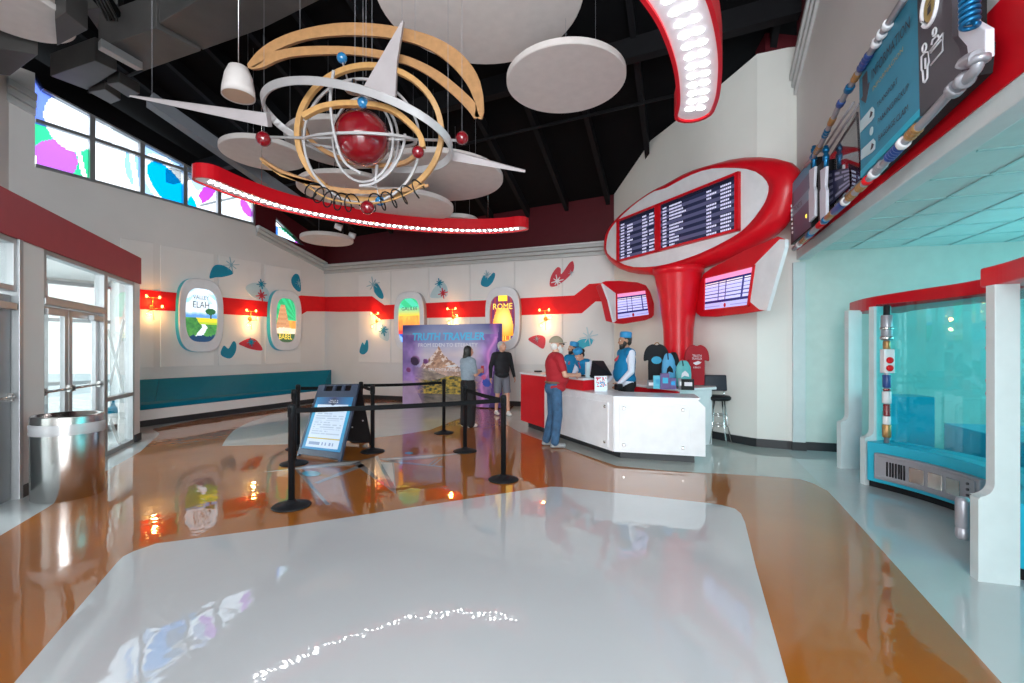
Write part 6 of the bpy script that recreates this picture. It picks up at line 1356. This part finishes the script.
def torso(mb, b, g=0.0, belly=0.0, chest=1.0, low=True):
    R = b.rot(); k = b.k
    def e(c, r, dy=0): mb.ball(b.w(c)+b.f*dy*k, tuple((x+g)*k for x in r), 18, rot=R)
    pel, wai, che, nek = [Vector(b.J[n]) for n in ('pel', 'wai', 'che', 'nek')]
    if low: e(tuple(pel), (.165, .115, .12)); e(tuple(pel-Vector((0, .035, .03))), (.15, .10, .10))
    e(tuple(wai), (.150+belly*.25, .105+belly*.5, .15), belly*.55); e(tuple(wai.lerp(che, .5)), (.155+belly*.2, .11+belly*.35, .15), belly*.35)
    e(tuple(che), (.170*chest, .118, .17)); e(tuple(che.lerp(nek, .42)), (.165*chest, .095, .11))
    sR, sL = Vector(b.J['sR']), Vector(b.J['sL']); mb.cap(b.w(tuple(sR.lerp(nek, .15)-Vector((0, 0, .015)))), b.w(tuple(nek-Vector((0, 0, .045)))), (.058+g)*k, (.060+g)*k, 12); mb.cap(b.w(tuple(sL.lerp(nek, .15)-Vector((0, 0, .015)))), b.w(tuple(nek-Vector((0, 0, .045)))), (.058+g)*k, (.060+g)*k, 12)
def person(name, label, b, skin, spec):
    P_ = thing(name, label, 'person', (b.o.x, b.o.y, b.o.z)); base = Vector((b.o.x, b.o.y, b.o.z)); k = b.k; mb = MB(); torso(mb, b)
    # legs
    for s in 'RL':
        mb.cap(b.w('h'+s), b.w('k'+s), .080*k, .055*k).cap(b.w('k'+s), b.w('a'+s), .053*k, .036*k); kk, aa = b.w('k'+s), b.w('a'+s); mb.ball(kk.lerp(aa, .3)-b.f*.018*k, (.050*k, .050*k, .11*k), 12)
        fd = b.f if not spec.get('foot') else (b.f*math.cos(spec['foot'][s])+b.r*math.sin(spec['foot'][s])); an = b.w('a'+s)
        mb.cap(an-fd*.03*k-Vector((0, 0, .05*k)), an+fd*.13*k-Vector((0, 0, .058*k)), .034*k, .024*k)
        mb.cap(b.w('s'+s), b.w('e'+s), .048*k, .038*k).cap(b.w('e'+s), b.w('w'+s), .038*k, .025*k); hand(mb, b, s, spec.get('curl', .45))
    mb.cap(b.w('nek')-Vector((0, 0, .05)), b.h(0, -.015, -.06), .056*k, .052*k)
    H = b.hrot(); mb.ball(b.h(0, -.012, .015), (.076*k, .095*k, .100*k), 20, rot=H); mb.ball(b.h(0, .022, -.045), (.058*k, .070*k, .068*k), 16, rot=H)
    mb.ball(b.h(0, .062, -.085), (.028*k, .022*k, .020*k), 10, rot=H)             # chin
    mb.cap(b.h(0, .082, .012), b.h(0, .103, -.026), .010*k, .0150*k, 8)           # nose
    mb.cap(b.h(-.03, .080, .030), b.h(.03, .080, .030), .012*k, .012*k, 8)        # brow
    mb.cap(b.h(-.018, .086, -.056), b.h(.018, .086, -.056), .0075*k, .0075*k, 8)  # lips
    for sg in (-1, 1): mb.ball(b.h(sg*.078, -.012, -.008), (.010*k, .020*k, .032*k), 10, rot=H)
    body = remesh(mb, 'body', skin, P_, .0078, 2, base)
    for sg in (-1, 1):
        e_ = MB().ball(b.h(sg*.030, .080, .008), .0105*k, 10).build('eye', M['shoe'], body); MB().ball(b.h(sg*.030, .088, .008), .0055*k, 8).build('pupil', M['hairblack'], body)
    MB().cap(b.h(-.020, .0925, -.056), b.h(.020, .0925, -.056), .0032*k, .0032*k, 6).build('lips', M['redbrick'], body)
    for part in spec['parts']:
        q = MB(); kind, m = part[0], part[1]; o = part[2] if len(part) > 2 else {}
        if kind == 'shirt':
            torso(q, b, o.get('g', .016), o.get('belly', 0), low=False); pw = Vector(b.J['pel']); q.ball(b.w(tuple(pw+Vector((0, o.get('belly', 0)*.2, o.get('hem', 0))))), tuple(x*k for x in (.176+o.get('belly', 0)*.2, .132+o.get('belly', 0)*.4, .10)), 18, rot=b.rot())
            if o.get('long'): 
                for s in 'RL': q.cap(b.w('s'+s), b.w('e'+s), .066*k, .054*k).cap(b.w('e'+s), b.w('w'+s), .053*k, .037*k)
            elif not o.get('sleeveless'):
                for s in 'RL': q.cap(b.w('s'+s), b.w('s'+s).lerp(b.w('e'+s), o.get('sl', .62)), .066*k, .064*k)
            remesh(q, o.get('name', 'shirt'), m, P_, .012, 3, base)
        if kind == 'collar': remesh(q.tube([b.w('nek')+b.hr*0+(b.r*math.cos(t*.5236)*.060+b.f*math.sin(t*.5236)*.060)*k+Vector((0, 0, .002+.012*(-math.sin(t*.5236)))) for t in range(12)], .014*k, 8, closed=True, up=(0, 0, 1)), 'collar', m, P_, .007, 1, base)
        if kind == 'vest':
            torso(q, b, .030, o.get('belly', 0), .90, low=False); q.ball(b.w('pel')+Vector((0, 0, .06)), ((.178+o.get('belly', 0)*.1)*k, (.136+o.get('belly', 0)*.25)*k, .12*k), 18, rot=b.rot()); remesh(q, 'vest', m, P_, .012, 3, base)
            MB().cap(b.w(tuple(Vector(b.J['nek'])+Vector((0, .075, -.05)))), b.w(tuple(Vector(b.J['che'])+Vector((0, .150+o.get('belly', 0)*.4, .02)))), .014*k, .022*k, 8).ball(b.w(tuple(Vector(b.J['nek'])+Vector((0, .085, -.045)))), .022*k, 8).build('necktie', M['tie'], P_)
        if kind == 'trousers':
            q.ball(b.w(tuple(Vector(b.J['pel'])-Vector((0, .030, .02)))), (.170*k, .125*k, .13*k), 18, rot=b.rot())
            q.ball(b.w(tuple(Vector(b.J['pel'])+Vector((0, 0, .01)))), (.178*k, .134*k, .13*k), 18, rot=b.rot()); wd = o.get('w', 0)
            for s in 'RL':
                kk, aa = b.w('k'+s), b.w('a'+s); q.cap(b.w('h'+s), kk, (.098+wd*.3)*k, (.072+wd)*k)
                if o.get('short'): pass
                else: q.cap(kk, aa+Vector((0, 0, .0)), (.071+wd)*k, (.058+wd)*k)
            if o.get('short'):
                q = MB(); q.ball(b.w(tuple(Vector(b.J['pel'])-Vector((0, 0, .02)))), (.176*k, .132*k, .12*k), 18, rot=b.rot())
                for s in 'RL': q.cyl(b.w('h'+s), b.w('h'+s).lerp(b.w('k'+s), .93), .100*k, .092*k, 16); q.ball(b.w('h'+s), .1*k, 14)
            remesh(q, o.get('name', 'trousers'), m, P_, .012, 3, base)
        if kind == 'belt': q.tube([b.w('pel')+(b.r*math.cos(t*.314)*.172+b.f*math.sin(t*.314)*.134)*k+Vector((0, 0, .07)) for t in range(20)], .018*k, 6, closed=True, up=(0, 0, 1)).build('waist_belt', M[m], P_)
        if kind == 'shoes':
            for s in 'RL':
                q = MB(); fd = b.f if not spec.get('foot') else (b.f*math.cos(spec['foot'][s])+b.r*math.sin(spec['foot'][s])); an = b.w('a'+s); z = Vector((0, 0, 1))*k
                q.cap(an-fd*.035*k-z*.046, an+fd*.145*k-z*.052, .042*k, .036*k); q.ball(an+fd*.02*k-z*.02, (.045*k, .045*k, .05*k), 10); sl = MB()
                remesh(q, 'shoe', m, P_, .009, 1, base)
        if kind == 'cap':      # flat-topped service cap
            q.lathe([(.02, -.005), (.096*k, -.005), (.102*k, .012*k), (.104*k, .075*k), (.092*k, .092*k), (.02, .100*k)], b.h(0, -.022, .045), 24, axis=b.hu*1.0-b.hf*.18, sx=.92); q.build('cap', M[m], P_)
        if kind == 'visorcap':
            q.ball(b.h(0, -.018, .034), (.096*k, .116*k, .104*k), 22, rot=H); q2_ = MB()
            cut = MB()
            for v in q.v:      # keep the crown above the brow line
                dz_ = (v-b.h(0, 0, .028)).dot(b.hu)
                if dz_ < 0: v -= b.hu*dz_
            q.build('cap', M[m], P_); MB().prism([b.h(x, y, z) for x, y, z in ((-.062, .062, .034), (-.050, .125, .030), (-.02, .155, .030), (.02, .155, .030), (.050, .125, .030), (.062, .062, .034))], b.hu*.006*k).build('visor', M[m], P_)
        if kind == 'hair':
            st_ = o.get('style', 'short')
            if st_ != 'low': q.ball(b.h(0, -.028, .028), (.083*k, .096*k, .098*k), 18, rot=H)
            q.ball(b.h(0, -.050, -.020), (.078*k, .062*k, .075*k), 14, rot=H)
            if st_ == 'long':
                q.ball(b.h(0, -.06, -.05), (.088*k, .060*k, .12*k), 14, rot=H); q.ball(b.h(-.02, -.07, -.15), (.095*k, .055*k, .13*k), 14, rot=H); q.ball(b.h(.06, -.02, -.04), (.034*k, .05*k, .10*k), 10, rot=H); q.ball(b.h(-.06, -.02, -.04), (.034*k, .05*k, .10*k), 10, rot=H)
            if st_ == 'bun': q.ball(b.h(0, -.125, .01), (.05*k, .045*k, .05*k), 12, rot=H)
            remesh(q, 'hair', m, P_, .010, 2, base)
        if kind == 'beard':
            q.ball(b.h(0, .045, -.078), (.056*k, .052*k, (.045+o.get('len', .01))*k), 14, rot=H); q.ball(b.h(0, .070, -.100-o.get('len', .01)), (.034*k, .030*k, .030*k), 12, rot=H)
            for sg in (-1, 1): q.ball(b.h(sg*.058, .018, -.045), (.020*k, .034*k, .045*k), 10, rot=H)
            remesh(q, 'beard', m, P_, .008, 2, base)
        if kind == 'glasses': q.tube([b.h(x, y, .010) for x, y in ((-.080, 0), (-.070, .070), (-.030, .104), (0, .102), (.030, .104), (.070, .070), (.080, 0))], .006*k, 6).cap(b.h(-.045, .098, .006), b.h(-.018, .102, .006), .014*k, .014*k, 8).cap(b.h(.018, .102, .006), b.h(.045, .098, .006), .014*k, .014*k, 8).build('glasses', M[m], P_)
    return P_
b1 = Body(.66, 7.13, 10, 1.72, dict(sR=(.20, .03, 1.42), eR=(.27, .10, 1.15), wR=(.12, .32, 1.14), sL=(-.20, .03, 1.42), eL=(-.24, .14, 1.14), wL=(-.06, .36, 1.14), hed=(0, .05, 1.63), nek=(0, .01, 1.48), kR=(.10, .03, .50), aR=(.11, -.02, .09), kL=(-.10, .0, .50), aL=(-.12, -.10, .09), hd=-6))
person('person', 'bearded man in a red t-shirt, jeans and khaki cap leaning at the counter', b1, 'skin', dict(curl=1.0, parts=[('shirt', 'shirtred', dict(belly=.10, g=.028, hem=-.01, name='t_shirt')), ('trousers', 'jeans', dict(name='jeans', w=.008)), ('belt', 'belttan'), ('shoes', 'shoeg'), ('hair', 'beardw', dict(style='low')), ('beard', 'beardw', dict(len=.02)), ('visorcap', 'khaki'), ('glasses', 'blackp')]))
b2 = Body(-.87, 8.98, 42, 1.60, dict(sR=(.17, .0, 1.41), eR=(.22, .04, 1.13), wR=(.13, .26, 1.20), sL=(-.17, 0, 1.41), eL=(-.20, .06, 1.14), wL=(-.05, .28, 1.20), aR=(.12, -.02, .09), hd=8))
person('person', 'woman with long dark hair in grey-blue shirt and black trousers holding a phone', b2, 'skin', dict(curl=1.0, parts=[('shirt', 'blouse', dict(g=.036, hem=-.03, sl=.75)), ('trousers', 'pants', dict(w=.038)), ('shoes', 'shoe'), ('hair', 'hairblack', dict(style='long'))]))
ph = b2.w((.05, .36, 1.235)); tag(MB().box(ph, (.075, .012, .15), math.radians(-40)).build('phone', M['tie'], bevel=.004), 'red-cased phone held up by the long-haired woman', 'phone')
b3 = Body(-.24, 10.62, -68, 1.72, dict(aR=(.10, -.12, .10), kR=(.10, -.02, .50), aL=(-.13, .10, .09), kL=(-.11, .08, .50), eR=(.27, -.02, 1.15), wR=(.29, .03, .91), eL=(-.27, -.03, 1.15), wL=(-.30, .05, .92), hd=-38))
person('person', 'grey-haired man in a black sweater and grey shorts standing beside the backdrop', b3, 'skin', dict(parts=[('shirt', 'sweater', dict(long=True, belly=.05, g=.024, name='sweater')), ('collar', 'sweater'), ('trousers', 'shorts', dict(short=True, name='shorts')), ('shoes', 'shoe'), ('hair', 'hairgrey')]))
b4 = Body(1.88, 7.50, 190, 1.79, dict(eL=(-.24, .02, 1.15), wL=(-.20, .20, .96), eR=(.23, .06, 1.15), wR=(.18, .24, .97), hd=4, tilt=6))
person('person', 'tall bearded clerk in blue vest and blue cap standing behind the desk', b4, 'skind', dict(curl=.9, parts=[('shirt', 'shirtw', dict(long=True, belly=.05, g=.018)), ('collar', 'shirtw'), ('vest', 'vest', dict(belly=.07)), ('trousers', 'pants'), ('shoes', 'blackp'), ('hair', 'hairblack'), ('beard', 'hairblack', dict(len=.012)), ('cap', 'capb')]))
b5 = Body(1.22, 9.0, 222, 1.66, dict(eL=(-.23, .0, 1.15), wL=(-.20, .14, .95), eR=(.24, .0, 1.15), wR=(.22, .14, .95), hd=30))
person('person', 'young clerk in blue vest and blue cap looking toward the capped visitor', b5, 'skind', dict(parts=[('shirt', 'shirtw', dict(long=True)), ('collar', 'shirtw'), ('vest', 'vest'), ('trousers', 'pants'), ('shoes', 'blackp'), ('hair', 'hairblack'), ('beard', 'hairblack', dict(len=0)), ('cap', 'capb')]))
b6 = Body(1.50, 8.62, 210, 1.62, dict(wai=(0, .03, 1.10), che=(0, .13, 1.27), nek=(0, .23, 1.42), hed=(0, .31, 1.535), sR=(.17, .19, 1.38), eR=(.23, .26, 1.13), wR=(.12, .40, 1.08), sL=(-.17, .19, 1.38), eL=(-.23, .26, 1.13), wL=(-.12, .40, 1.08), tilt=42))
person('person', 'clerk in blue vest and cap bending over the ledge with dark hair tied back', b6, 'skin', dict(curl=.8, parts=[('shirt', 'shirtw', dict(long=True)), ('collar', 'shirtw'), ('vest', 'vest'), ('trousers', 'pants'), ('shoes', 'blackp'), ('hair', 'hairblack', dict(style='bun')), ('cap', 'capb')]))
o = MB().box(at(616.5, 386.5, 7.05), (.13, .10, .10), .3).ball(at(616.5, 386, 7.05), (.06, .05, .06), 10); tag(MB().box(onz(618.5, 390, .885)+Vector((0, 0, .05)), (.12, .09, .10), .4).build('card_terminal', M['blackp'], bevel=.02), 'small black card terminal under the tall clerk\'s hand', 'card terminal')
